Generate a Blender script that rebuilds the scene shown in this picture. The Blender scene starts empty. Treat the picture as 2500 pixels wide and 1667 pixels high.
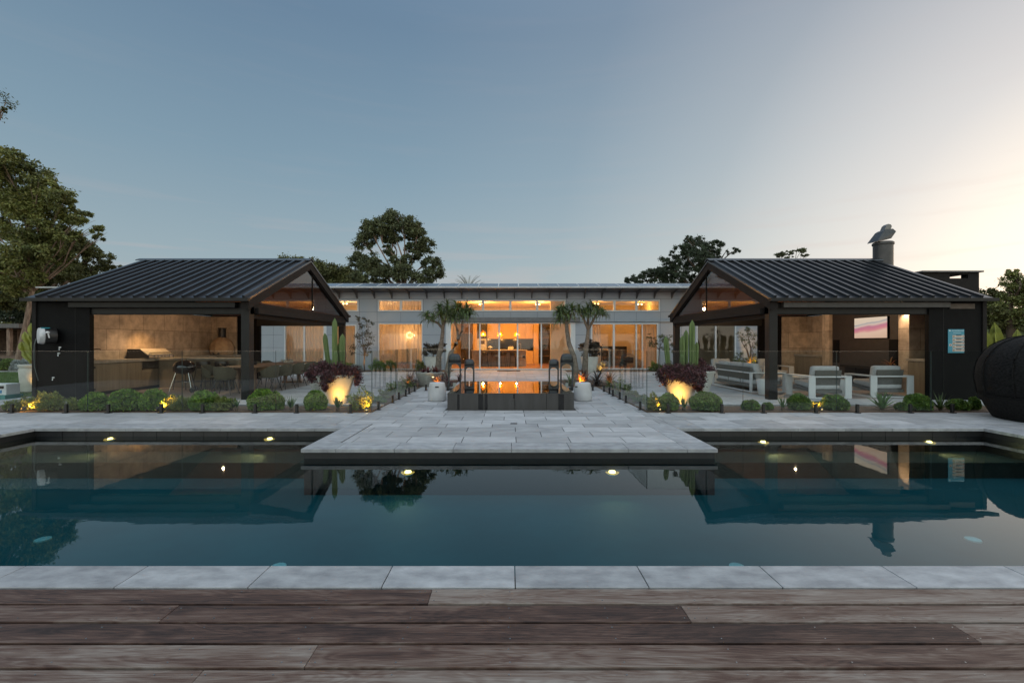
import bpy, bmesh, math, random
import numpy as np
from mathutils import Vector, Matrix, Euler
R = math.radians
PI = math.pi
random.seed(7)
rng = np.random.default_rng(7)
S = bpy.context.scene
COL = S.collection

# ---------------------------------------------------------------- camera
cam_d = bpy.data.cameras.new('camera'); cam = bpy.data.objects.new('camera', cam_d); COL.objects.link(cam)
cam.location = (0, 0, 1.45); cam.rotation_euler = (PI/2, 0, 0)
cam_d.lens = 16.0; cam_d.sensor_width = 36; cam_d.shift_x = 0.0026; cam_d.shift_y = 0.0012
cam_d.clip_start = 0.05; cam_d.clip_end = 2000
S.camera = cam
# ---------------------------------------------------------------- world: dusk sky, glow low on the right
SUN_AZ = R(60); SUN_EL = R(2.5)
sd = (math.sin(SUN_AZ)*math.cos(SUN_EL), math.cos(SUN_AZ)*math.cos(SUN_EL), math.sin(SUN_EL))
w = bpy.data.worlds.new('World'); S.world = w; w.use_nodes = True
nt = w.node_tree; N = nt.nodes; L = nt.links
bg = N['Background']
geo = N.new('ShaderNodeTexCoord')
nrm = N.new('ShaderNodeVectorMath'); nrm.operation = 'NORMALIZE'; L.new(geo.outputs['Generated'], nrm.inputs[0])
sep = N.new('ShaderNodeSeparateXYZ'); L.new(nrm.outputs[0], sep.inputs[0])
def ramp(tree, stops, interp='LINEAR'):
    r = tree.nodes.new('ShaderNodeValToRGB'); r.color_ramp.interpolation = interp
    e = r.color_ramp.elements
    while len(e) < len(stops): e.new(0.5)
    for k, (p, c) in enumerate(stops):
        e[k].position = p; e[k].color = (*c, 1) if len(c) == 3 else c
    return r
rb = ramp(nt, [(0.0, (.30, .33, .335)), (0.06, (.285, .335, .355)), (0.16, (.235, .308, .350)), (0.34, (.160, .242, .310)), (0.56, (.104, .170, .250)), (1.0, (.10, .16, .28))])
L.new(sep.outputs['Z'], rb.inputs[0])
dot = N.new('ShaderNodeVectorMath'); dot.operation = 'DOT_PRODUCT'; L.new(nrm.outputs[0], dot.inputs[0]); dot.inputs[1].default_value = sd
acos = N.new('ShaderNodeMath'); acos.operation = 'ARCCOSINE'; L.new(dot.outputs['Value'], acos.inputs[0])
dv = N.new('ShaderNodeMath'); dv.operation = 'DIVIDE'; L.new(acos.outputs[0], dv.inputs[0]); dv.inputs[1].default_value = R(90)
rg = ramp(nt, [(0.0, (1.05, .80, .54)), (0.10, (.80, .60, .41)), (0.25, (.41, .31, .23)), (0.42, (.165, .128, .092)), (0.60, (.052, .044, .034)), (0.82, (.010, .012, .012)), (1.0, (0, 0, 0))])
L.new(dv.outputs[0], rg.inputs[0])
sc = N.new('ShaderNodeVectorMath'); sc.operation = 'SCALE'; L.new(rg.outputs[0], sc.inputs[0]); sc.inputs['Scale'].default_value = .92
add = N.new('ShaderNodeVectorMath'); add.operation = 'ADD'; L.new(rb.outputs[0], add.inputs[0]); L.new(sc.outputs[0], add.inputs[1])
# thin cloud streaks near the horizon
mp = N.new('ShaderNodeMapping'); L.new(nrm.outputs[0], mp.inputs[0]); mp.inputs['Scale'].default_value = (2.0, 2.0, 26)
cn = N.new('ShaderNodeTexNoise'); cn.inputs['Scale'].default_value = 1.7; cn.inputs['Detail'].default_value = 5; L.new(mp.outputs[0], cn.inputs[0])
cr = ramp(nt, [(0.52, (0, 0, 0)), (0.74, (1, 1, 1))]); L.new(cn.outputs[0], cr.inputs[0])
hb = ramp(nt, [(0.0, (1, 1, 1)), (0.12, (.7, .7, .7)), (0.3, (0.1, .1, .1)), (1.0, (.0, .0, .0))]); L.new(sep.outputs['Z'], hb.inputs[0])
cm = N.new('ShaderNodeMath'); cm.operation = 'MULTIPLY'; L.new(cr.outputs[0], cm.inputs[0]); L.new(hb.outputs[0], cm.inputs[1])
cm2 = N.new('ShaderNodeMath'); cm2.operation = 'MULTIPLY'; L.new(cm.outputs[0], cm2.inputs[0]); cm2.inputs[1].default_value = .42
mx = N.new('ShaderNodeMix'); mx.data_type = 'RGBA'; L.new(cm2.outputs[0], mx.inputs[0]); L.new(add.outputs[0], mx.inputs[6]); mx.inputs[7].default_value = (.50, .37, .34, 1)
# the physical sky adds its own share
sky = N.new('ShaderNodeTexSky'); sky.sky_type = 'NISHITA'; sky.sun_disc = False; sky.sun_elevation = SUN_EL; sky.sun_rotation = SUN_AZ
sk = N.new('ShaderNodeVectorMath'); sk.operation = 'SCALE'; L.new(sky.outputs[0], sk.inputs[0]); sk.inputs['Scale'].default_value = .012
ad2 = N.new('ShaderNodeVectorMath'); ad2.operation = 'ADD'; L.new(mx.outputs[2], ad2.inputs[0]); L.new(sk.outputs[0], ad2.inputs[1])
# sky overhead and behind the camera brightened beyond dusk to light ground and facade
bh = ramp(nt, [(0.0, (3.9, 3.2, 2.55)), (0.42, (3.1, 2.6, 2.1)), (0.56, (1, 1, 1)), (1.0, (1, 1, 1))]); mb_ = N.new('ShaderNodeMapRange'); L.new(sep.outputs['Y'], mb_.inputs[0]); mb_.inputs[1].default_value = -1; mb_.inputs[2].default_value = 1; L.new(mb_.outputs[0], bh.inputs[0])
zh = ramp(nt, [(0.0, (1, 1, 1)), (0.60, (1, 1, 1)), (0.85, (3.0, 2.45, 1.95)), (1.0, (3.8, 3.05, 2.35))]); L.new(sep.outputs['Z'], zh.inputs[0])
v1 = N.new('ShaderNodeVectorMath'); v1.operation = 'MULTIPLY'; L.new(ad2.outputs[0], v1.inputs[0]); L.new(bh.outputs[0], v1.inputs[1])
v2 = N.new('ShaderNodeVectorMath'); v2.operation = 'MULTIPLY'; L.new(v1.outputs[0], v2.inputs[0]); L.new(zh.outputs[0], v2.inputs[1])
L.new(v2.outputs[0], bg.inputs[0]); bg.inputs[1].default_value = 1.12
sl = bpy.data.lights.new('sun', 'SUN'); so = bpy.data.objects.new('sun', sl); COL.objects.link(so)
sl.energy = 0.25; sl.angle = R(12); sl.color = (1, .72, .5)
so.rotation_euler = (-Vector(sd)).to_track_quat('-Z', 'Y').to_euler()
V = S.view_settings; V.view_transform = 'Standard'; V.look = 'None'; V.exposure = 0.22; V.gamma = 1
S.render.engine = 'CYCLES'
cy = S.cycles; cy.use_denoising = True; cy.max_bounces = 8; cy.diffuse_bounces = 3; cy.glossy_bounces = 4; cy.transmission_bounces = 4; cy.transparent_max_bounces = 24
cy.caustics_reflective = False; cy.caustics_refractive = False; cy.sample_clamp_indirect = 6
PWARM = (1, .66, .38); WARM = (1, .45, .095); GLOW = (1, .46, .06)

# ---------------------------------------------------------------- photo pixel -> world (source pixels, 2500 wide)
def at(sx, sy, D): return Vector(((sx-1243.6)/1111*D, D, 1.45+(836.5-sy)/1111*D))

# ---------------------------------------------------------------- materials
MATS = {}
def mat(name, col, rough=.6, metal=0, col2=None, scale=6, stretch=(1, 1, 1), amt=1.0, bump=0, bscale=40, island=0, spec=.5, detail=6, contrast=(.35, .65), alpha=None, trans=0, coat=0):
    if name in MATS: return MATS[name]
    m = bpy.data.materials.new(name); m.use_nodes = True; MATS[name] = m
    t = m.node_tree; n = t.nodes; l = t.links; b = n['Principled BSDF']
    b.inputs['Roughness'].default_value = rough; b.inputs['Metallic'].default_value = metal
    b.inputs['Specular IOR Level'].default_value = spec
    b.inputs['Coat Weight'].default_value = coat
    tc = n.new('ShaderNodeTexCoord'); mpn = n.new('ShaderNodeMapping'); l.new(tc.outputs['Object'], mpn.inputs[0]); mpn.inputs['Scale'].default_value = stretch
    if col2 is None: col2 = tuple(c*.72 for c in col)
    nz = n.new('ShaderNodeTexNoise'); nz.inputs['Scale'].default_value = scale; nz.inputs['Detail'].default_value = detail; nz.inputs['Roughness'].default_value = .6
    l.new(mpn.outputs[0], nz.inputs[0])
    rp = ramp(t, [(contrast[0], col2), (contrast[1], col)]); l.new(nz.outputs[0], rp.inputs[0])
    out = rp.outputs[0]
    if island:
        g = n.new('ShaderNodeNewGeometry'); hs = n.new('ShaderNodeHueSaturation'); l.new(out, hs.inputs['Color'])
        mr = n.new('ShaderNodeMapRange'); mr.inputs[3].default_value = 1-island; mr.inputs[4].default_value = 1+island
        l.new(g.outputs['Random Per Island'], mr.inputs[0]); l.new(mr.outputs[0], hs.inputs['Value'])
        mr2 = n.new('ShaderNodeMapRange'); mr2.inputs[3].default_value = .5-island*.06; mr2.inputs[4].default_value = .5+island*.06
        wn = n.new('ShaderNodeTexWhiteNoise'); wn.noise_dimensions = '1D'; l.new(g.outputs['Random Per Island'], wn.inputs['W']); l.new(wn.outputs['Value'], mr2.inputs[0]); l.new(mr2.outputs[0], hs.inputs['Hue'])
        out = hs.outputs[0]
    l.new(out, b.inputs['Base Color'])
    if bump:
        bz = n.new('ShaderNodeTexNoise'); bz.inputs['Scale'].default_value = bscale; bz.inputs['Detail'].default_value = 4; l.new(mpn.outputs[0], bz.inputs[0])
        bp = n.new('ShaderNodeBump'); bp.inputs['Strength'].default_value = bump; bp.inputs['Distance'].default_value = .01; l.new(bz.outputs[0], bp.inputs['Height']); l.new(bp.outputs[0], b.inputs['Normal'])
    if trans:
        tr = n.new('ShaderNodeBsdfTranslucent'); l.new(out, tr.inputs[0]); mxs = n.new('ShaderNodeMixShader'); mxs.inputs[0].default_value = trans
        l.new(b.outputs[0], mxs.inputs[1]); l.new(tr.outputs[0], mxs.inputs[2]); l.new(mxs.outputs[0], n['Material Output'].inputs[0])
    return m
def emit(name, col, s):
    if name in MATS: return MATS[name]
    m = bpy.data.materials.new(name); m.use_nodes = True; MATS[name] = m
    b = m.node_tree.nodes['Principled BSDF']; b.inputs['Emission Color'].default_value = (*col, 1); b.inputs['Emission Strength'].default_value = s; b.inputs['Base Color'].default_value = (*col, 1)
    return m
def glassmat(name, tint=(.9, .95, .93), ior=1.5, rough=0.0, diff=None, gain=1.0):
    m = bpy.data.materials.new(name); m.use_nodes = True; MATS[name] = m
    t = m.node_tree; n = t.nodes; l = t.links; n.remove(n['Principled BSDF'])
    tr = n.new('ShaderNodeBsdfTransparent'); tr.inputs[0].default_value = (*tint, 1)
    gl = n.new('ShaderNodeBsdfGlossy'); gl.inputs['Roughness'].default_value = rough
    fr = n.new('ShaderNodeFresnel'); fr.inputs[0].default_value = ior
    fm = n.new('ShaderNodeMath'); fm.operation = 'MULTIPLY'; fm.use_clamp = True; l.new(fr.outputs[0], fm.inputs[0]); fm.inputs[1].default_value = gain
    gg = n.new('ShaderNodeNewGeometry'); iv = n.new('ShaderNodeMath'); iv.operation = 'SUBTRACT'; iv.inputs[0].default_value = 1; l.new(gg.outputs['Backfacing'], iv.inputs[1])
    f2 = n.new('ShaderNodeMath'); f2.operation = 'MULTIPLY'; l.new(fm.outputs[0], f2.inputs[0]); l.new(iv.outputs[0], f2.inputs[1])
    ms = n.new('ShaderNodeMixShader'); l.new(f2.outputs[0], ms.inputs[0]); l.new(tr.outputs[0], ms.inputs[1]); l.new(gl.outputs[0], ms.inputs[2])
    out = ms.outputs[0]
    if diff:
        d = n.new('ShaderNodeBsdfDiffuse'); d.inputs[0].default_value = (*diff[0], 1); m2 = n.new('ShaderNodeMixShader'); m2.inputs[0].default_value = diff[1]
        l.new(out, m2.inputs[1]); l.new(d.outputs[0], m2.inputs[2]); out = m2.outputs[0]
    l.new(out, n['Material Output'].inputs[0]); return m
M = dict(
    paver=mat('paver', (.45, .452, .462), .62, col2=(.29, .293, .305), scale=2.6, stretch=(1, 2.2, 1), island=.20, bump=.25, bscale=30, contrast=(.3, .72), detail=9),
    coping=mat('coping', (.42, .43, .445), .6, col2=(.22, .225, .24), scale=5, stretch=(1, 1.8, 1), island=.10, bump=.3, bscale=45, contrast=(.3, .7), detail=10),
    grout=mat('grout', (.05, .05, .052), .95),
    pooltile=mat('pool_tile', (.022, .022, .024), .35, island=.3),
    soil=mat('soil', (.16, .10, .065), .95, col2=(.06, .04, .028), scale=14, bump=.8, bscale=60),
    black=mat('black_cladding', (.006, .006, .0065), .65, col2=(.004, .004, .0045), spec=.12),
    roofm=mat('charcoal_roof_metal', (.115, .118, .126), .30, metal=.85, col2=(.090, .093, .10), scale=1.5),
    trim=mat('charcoal_trim', (.012, .012, .012), .5, col2=(.009, .009, .009), spec=.3),
    trim2=mat('bronze_trim', (.020, .0175, .017), .65, col2=(.015, .0135, .013), spec=.12),
    lining=mat('timber_lining', (.30, .15, .09), .6, col2=(.22, .10, .06), scale=2, stretch=(1, 8, 8)),
    facade=mat('facade_panel', (.36, .39, .44), .55, col2=(.335, .365, .415), scale=1.2),
    joint=mat('panel_joint', (.12, .13, .15), .8),
    white=mat('white_frame', (.66, .68, .70), .45, col2=(.6, .62, .64)),
    steel=mat('galvanised_bracket', (.13, .13, .135), .5, metal=.3),
    floorw=mat('timber_floor', (.42, .24, .11), .35, col2=(.33, .18, .08), scale=2, stretch=(1, 10, 1)),
    plaster=mat('warm_plaster', (.74, .64, .48), .8, col2=(.71, .61, .45)),
    cabinet=mat('cabinet', (.70, .48, .25), .4, col2=(.66, .45, .23), scale=2),
    darkcab=mat('dark_cabinet', (.035, .028, .024), .3),
    stone=mat('island_stone', (.40, .34, .28), .5, col2=(.25, .21, .17), scale=5, bump=.1, contrast=(.35, .7)),
    terr=mat('concrete_counter', (.40, .36, .31), .5, col2=(.29, .26, .22), scale=9),
    cabw=mat('kitchen_front', (.27, .22, .155), .55, col2=(.20, .16, .11), scale=1.5, stretch=(1, 9, .6)),
    inox=mat('stainless', (.55, .54, .52), .22, metal=1, col2=(.5, .5, .48), stretch=(1, 1, 12)),
    wht=mat('white_furniture', (.62, .63, .64), .45, col2=(.58, .59, .60)),
    cushion=mat('cushion_fabric', (.50, .50, .51), .9, col2=(.43, .43, .44), scale=9, bump=.5, bscale=120),
    rope=mat('grey_rope_weave', (.16, .155, .14), .85, col2=(.09, .088, .08), scale=30, stretch=(1, 1, 5), bump=.8, bscale=90),
    weave=mat('olive_weave', (.10, .09, .06), .8, col2=(.05, .045, .03), scale=60, bump=.6, bscale=120),
    legm=mat('black_leg', (.016, .015, .015), .4),
    tablewood=mat('table_wood', (.20, .12, .07), .5, col2=(.13, .075, .045), scale=3, stretch=(12, 1, 1)),
    potw=mat('white_pot', (.56, .55, .51), .6, col2=(.47, .46, .43), scale=5, bump=.15),
    potg=mat('grey_pot', (.40, .39, .37), .7, col2=(.31, .30, .285), scale=4, bump=.2),
    conc=mat('stool_concrete', (.52, .52, .53), .6, col2=(.45, .45, .46), scale=4, bump=.08),
    lantern=mat('lantern_metal', (.05, .055, .06), .38, metal=.55, col2=(.04, .043, .047)),
    spa=mat('spa_tile', (.045, .044, .045), .45, col2=(.025, .024, .024), scale=3, stretch=(2, 2, .3), contrast=(.3, .6)),
    bark=mat('gum_bark', (.34, .25, .19), .9, col2=(.14, .09, .065), scale=3, stretch=(3, 3, .6), bump=.6),
    barkd=mat('dark_bark', (.12, .085, .06), .95, col2=(.06, .042, .03), scale=4, bump=.8),
    barka=mat('aloe_bark', (.24, .20, .165), .9, col2=(.12, .095, .075), scale=14, bump=.8, bscale=60),
    gum=mat('gum_leaf', (.22, .235, .065), .6, col2=(.085, .10, .03), scale=.55, island=.45, trans=.18),
    gum2=mat('gum_leaf_olive', (.13, .15, .065), .6, col2=(.055, .068, .03), scale=.5, island=.45, trans=.18),
    pine=mat('pine_leaf', (.060, .085, .045), .7, col2=(.026, .038, .02), scale=.7, island=.4, trans=.12),
    hedge=mat('hedge_leaf', (.15, .16, .05), .7, col2=(.06, .066, .022), scale=.6, island=.4, trans=.15),
    buxus=mat('buxus_leaf', (.22, .34, .045), .55, col2=(.075, .13, .02), scale=7, island=.45, trans=.25),
    buxus2=mat('ball_shrub_leaf', (.19, .29, .055), .55, col2=(.06, .105, .025), scale=7, island=.45, trans=.25),
    herb=mat('herb_leaf', (.27, .29, .07), .6, col2=(.11, .14, .04), scale=9, island=.45, trans=.3),
    agave=mat('agave_leaf', (.14, .24, .07), .5, col2=(.07, .14, .04), scale=5, island=.25, trans=.15),
    blade=mat('iris_leaf', (.10, .19, .055), .5, col2=(.05, .11, .03), scale=5, island=.3, trans=.2),
    purple=mat('purple_leaf', (.13, .035, .045), .5, col2=(.04, .014, .02), scale=8, island=.5, trans=.2),
    redleaf=mat('bromeliad_leaf', (.20, .03, .03), .45, col2=(.06, .014, .016), scale=4, island=.45, trans=.2),
    darkros=mat('dark_cordyline_leaf', (.050, .024, .024), .5, col2=(.02, .014, .014), scale=4, island=.4, trans=.15),
    orangeleaf=mat('copper_leaf', (.30, .12, .03), .5, col2=(.15, .05, .015), scale=4, island=.4, trans=.3),
    silver=mat('silver_leaf', (.42, .46, .46), .8, col2=(.25, .29, .29), scale=6, island=.3, trans=.2),
    aloe=mat('aloe_leaf', (.14, .19, .06), .5, col2=(.055, .09, .03), scale=4, island=.4, trans=.2),
    olive=mat('olive_leaf', (.15, .16, .075), .6, col2=(.06, .07, .035), scale=5, island=.45, trans=.25),
    cactus=mat('cactus_skin', (.15, .21, .06), .6, col2=(.07, .11, .035), scale=9, stretch=(1, 1, .15)),
    euph=mat('euphorbia_skin', (.26, .27, .035), .55, col2=(.16, .18, .03), scale=4),
    lawn=mat('lawn', (.075, .13, .028), .9, col2=(.045, .085, .02), scale=20, bump=1, bscale=200),
    wick=mat('black_wicker', (.020, .019, .019), .8, spec=.15, col2=(.003, .003, .003), scale=22, stretch=(1, 1, 3.2), bump=1.0, bscale=38),
    curtain=None)
# travertine wall with large tiles
def tile_mat(name, c1, c2, mortar, bw, bh, ms=.006, offset=.5, rough=.5):
    m = bpy.data.materials.new(name); m.use_nodes = True; t = m.node_tree; n = t.nodes; l = t.links; b = n['Principled BSDF']; b.inputs['Roughness'].default_value = rough
    tc = n.new('ShaderNodeTexCoord'); sp = n.new('ShaderNodeSeparateXYZ'); l.new(tc.outputs['Object'], sp.inputs[0])
    ad = n.new('ShaderNodeMath'); ad.operation = 'ADD'; l.new(sp.outputs['X'], ad.inputs[0]); l.new(sp.outputs['Y'], ad.inputs[1])
    cb = n.new('ShaderNodeCombineXYZ'); l.new(ad.outputs[0], cb.inputs[0]); l.new(sp.outputs['Z'], cb.inputs[1])
    br = n.new('ShaderNodeTexBrick'); br.offset = offset; br.inputs['Scale'].default_value = 1; br.inputs['Brick Width'].default_value = bw; br.inputs['Row Height'].default_value = bh
    br.inputs['Mortar Size'].default_value = ms; br.inputs['Mortar Smooth'].default_value = .1; br.inputs['Color1'].default_value = (*c1, 1); br.inputs['Color2'].default_value = (*c2, 1); br.inputs['Mortar'].default_value = (*mortar, 1)
    l.new(cb.outputs[0], br.inputs[0])
    nz = n.new('ShaderNodeTexNoise'); nz.inputs['Scale'].default_value = 3.2; nz.inputs['Detail'].default_value = 9; nz.inputs['Roughness'].default_value = .65; l.new(tc.outputs['Object'], nz.inputs[0])
    rp = ramp(t, [(.32, (.55, .55, .55)), (.62, (1.05, 1.05, 1.05))]); l.new(nz.outputs[0], rp.inputs[0])
    mu = n.new('ShaderNodeMix'); mu.data_type = 'RGBA'; mu.blend_type = 'MULTIPLY'; mu.inputs[0].default_value = 1; l.new(br.outputs[0], mu.inputs[6]); l.new(rp.outputs[0], mu.inputs[7]); l.new(mu.outputs[2], b.inputs['Base Color'])
    return m
M['trav'] = tile_mat('travertine', (.62, .50, .38), (.44, .36, .28), (.26, .21, .16), .9, .62, .008)
# sheer curtain
def curtain_mat():
    m = bpy.data.materials.new('sheer_curtain'); m.use_nodes = True; t = m.node_tree; n = t.nodes; l = t.links; n.remove(n['Principled BSDF'])
    d = n.new('ShaderNodeBsdfDiffuse'); d.inputs[0].default_value = (.72, .66, .58, 1)
    tl = n.new('ShaderNodeBsdfTranslucent'); tl.inputs[0].default_value = (.78, .66, .52, 1)
    tp = n.new('ShaderNodeBsdfTransparent')
    a = n.new('ShaderNodeMixShader'); a.inputs[0].default_value = .55; l.new(d.outputs[0], a.inputs[1]); l.new(tl.outputs[0], a.inputs[2])
    b = n.new('ShaderNodeMixShader'); b.inputs[0].default_value = .12; l.new(a.outputs[0], b.inputs[1]); l.new(tp.outputs[0], b.inputs[2]); l.new(b.outputs[0], n['Material Output'].inputs[0]); return m
M['curtain'] = curtain_mat()
M['fence_glass'] = glassmat('fence_glass', (.95, .975, .965), 1.45, gain=1.5)
M['glass_edge'] = mat('glass_edge', (.05, .075, .07), .3, col2=(.04, .06, .055))
M['window'] = glassmat('window_glass', (.95, .95, .94), 1.5, gain=1.5)
M['gable_glass'] = glassmat('gable_glass', (.72, .66, .60), 1.7, gain=1.2)
M['spawater'] = glassmat('spa_water', (.10, .12, .12), 1.33, gain=1.6)
# pool water: clear teal tinted sheet with faint ripples
def water_mat():
    m = bpy.data.materials.new('pool_water'); m.use_nodes = True; t = m.node_tree; n = t.nodes; l = t.links; n.remove(n['Principled BSDF'])
    tr = n.new('ShaderNodeBsdfTransparent'); tr.inputs[0].default_value = (.42, .72, .76, 1)
    gl = n.new('ShaderNodeBsdfGlossy'); gl.inputs['Roughness'].default_value = .012
    tc = n.new('ShaderNodeTexCoord'); mpn = n.new('ShaderNodeMapping'); mpn.inputs['Scale'].default_value = (1, 1.6, 1); l.new(tc.outputs['Object'], mpn.inputs[0])
    nz = n.new('ShaderNodeTexNoise'); nz.inputs['Scale'].default_value = 3.5; nz.inputs['Detail'].default_value = 2; l.new(mpn.outputs[0], nz.inputs[0])
    bp = n.new('ShaderNodeBump'); bp.inputs['Strength'].default_value = .016; bp.inputs['Distance'].default_value = .02; l.new(nz.outputs[0], bp.inputs['Height']); l.new(bp.outputs[0], gl.inputs['Normal'])
    f0 = n.new('ShaderNodeFresnel'); f0.inputs[0].default_value = 1.36; fr = n.new('ShaderNodeMath'); fr.operation = 'MULTIPLY'; fr.use_clamp = True; fr.inputs[1].default_value = 1.22; l.new(f0.outputs[0], fr.inputs[0])
    ms = n.new('ShaderNodeMixShader'); l.new(fr.outputs[0], ms.inputs[0]); l.new(tr.outputs[0], ms.inputs[1]); l.new(gl.outputs[0], ms.inputs[2]); l.new(ms.outputs[0], n['Material Output'].inputs[0]); return m
M['water'] = water_mat()
M['poolfloor'] = mat('pool_plaster', (.018, .122, .146), .8, col2=(.014, .095, .116), scale=1.2)
# weathered deck boards
def deck_mat():
    m = bpy.data.materials.new('weathered_timber'); m.use_nodes = True; t = m.node_tree; n = t.nodes; l = t.links; b = n['Principled BSDF']; b.inputs['Roughness'].default_value = .62
    tc = n.new('ShaderNodeTexCoord'); g = n.new('ShaderNodeNewGeometry')
    wn = n.new('ShaderNodeTexWhiteNoise'); wn.noise_dimensions = '1D'; l.new(g.outputs['Random Per Island'], wn.inputs['W'])
    off = n.new('ShaderNodeVectorMath'); off.operation = 'SCALE'; off.inputs['Scale'].default_value = 37; l.new(wn.outputs['Color'], off.inputs[0])
    ad = n.new('ShaderNodeVectorMath'); ad.operation = 'ADD'; l.new(tc.outputs['Object'], ad.inputs[0]); l.new(off.outputs[0], ad.inputs[1])
    def noise(scale, st, det=8, dist=0):
        mp_ = n.new('ShaderNodeMapping'); mp_.inputs['Scale'].default_value = st; l.new(ad.outputs[0], mp_.inputs[0])
        z = n.new('ShaderNodeTexNoise'); z.inputs['Scale'].default_value = scale; z.inputs['Detail'].default_value = det; z.inputs['Roughness'].default_value = .65; z.inputs['Distortion'].default_value = dist; l.new(mp_.outputs[0], z.inputs[0]); return z
    fine = noise(6, (.55, 26, 1), 10, .25); big = noise(1.5, (.8, 5.5, 1), 8, .7); ring = noise(1.1, (.8, 7, 1), 2, 1.5)
    wv = n.new('ShaderNodeMath'); wv.operation = 'MULTIPLY'; l.new(ring.outputs[0], wv.inputs[0]); wv.inputs[1].default_value = 70
    sn = n.new('ShaderNodeMath'); sn.operation = 'SINE'; l.new(wv.outputs[0], sn.inputs[0])
    r1 = ramp(t, [(.36, (.024, .011, .008)), (.48, (.088, .046, .033)), (.57, (.155, .108, .086)), (.72, (.28, .24, .21))])
    mx1 = n.new('ShaderNodeMath'); mx1.operation = 'MULTIPLY_ADD'; l.new(fine.outputs[0], mx1.inputs[0]); mx1.inputs[1].default_value = .40
    m2 = n.new('ShaderNodeMath'); m2.operation = 'MULTIPLY'; l.new(big.outputs[0], m2.inputs[0]); m2.inputs[1].default_value = .62; l.new(m2.outputs[0], mx1.inputs[2])
    m3 = n.new('ShaderNodeMath'); m3.operation = 'MULTIPLY_ADD'; l.new(sn.outputs[0], m3.inputs[0]); m3.inputs[1].default_value = .03; l.new(mx1.outputs[0], m3.inputs[2])
    m4 = n.new('ShaderNodeMath'); m4.operation = 'MULTIPLY_ADD'; l.new(wn.outputs['Value'], m4.inputs[0]); m4.inputs[1].default_value = .27; l.new(m3.outputs[0], m4.inputs[2])
    m5 = n.new('ShaderNodeMath'); m5.operation = 'SUBTRACT'; l.new(m4.outputs[0], m5.inputs[0]); m5.inputs[1].default_value = .135
    l.new(m5.outputs[0], r1.inputs[0]); l.new(r1.outputs[0], b.inputs['Base Color'])
    bp = n.new('ShaderNodeBump'); bp.inputs['Strength'].default_value = .55; bp.inputs['Distance'].default_value = .004; l.new(fine.outputs[0], bp.inputs['Height']); l.new(bp.outputs[0], b.inputs['Normal'])
    return m
M['deck'] = deck_mat()

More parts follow.
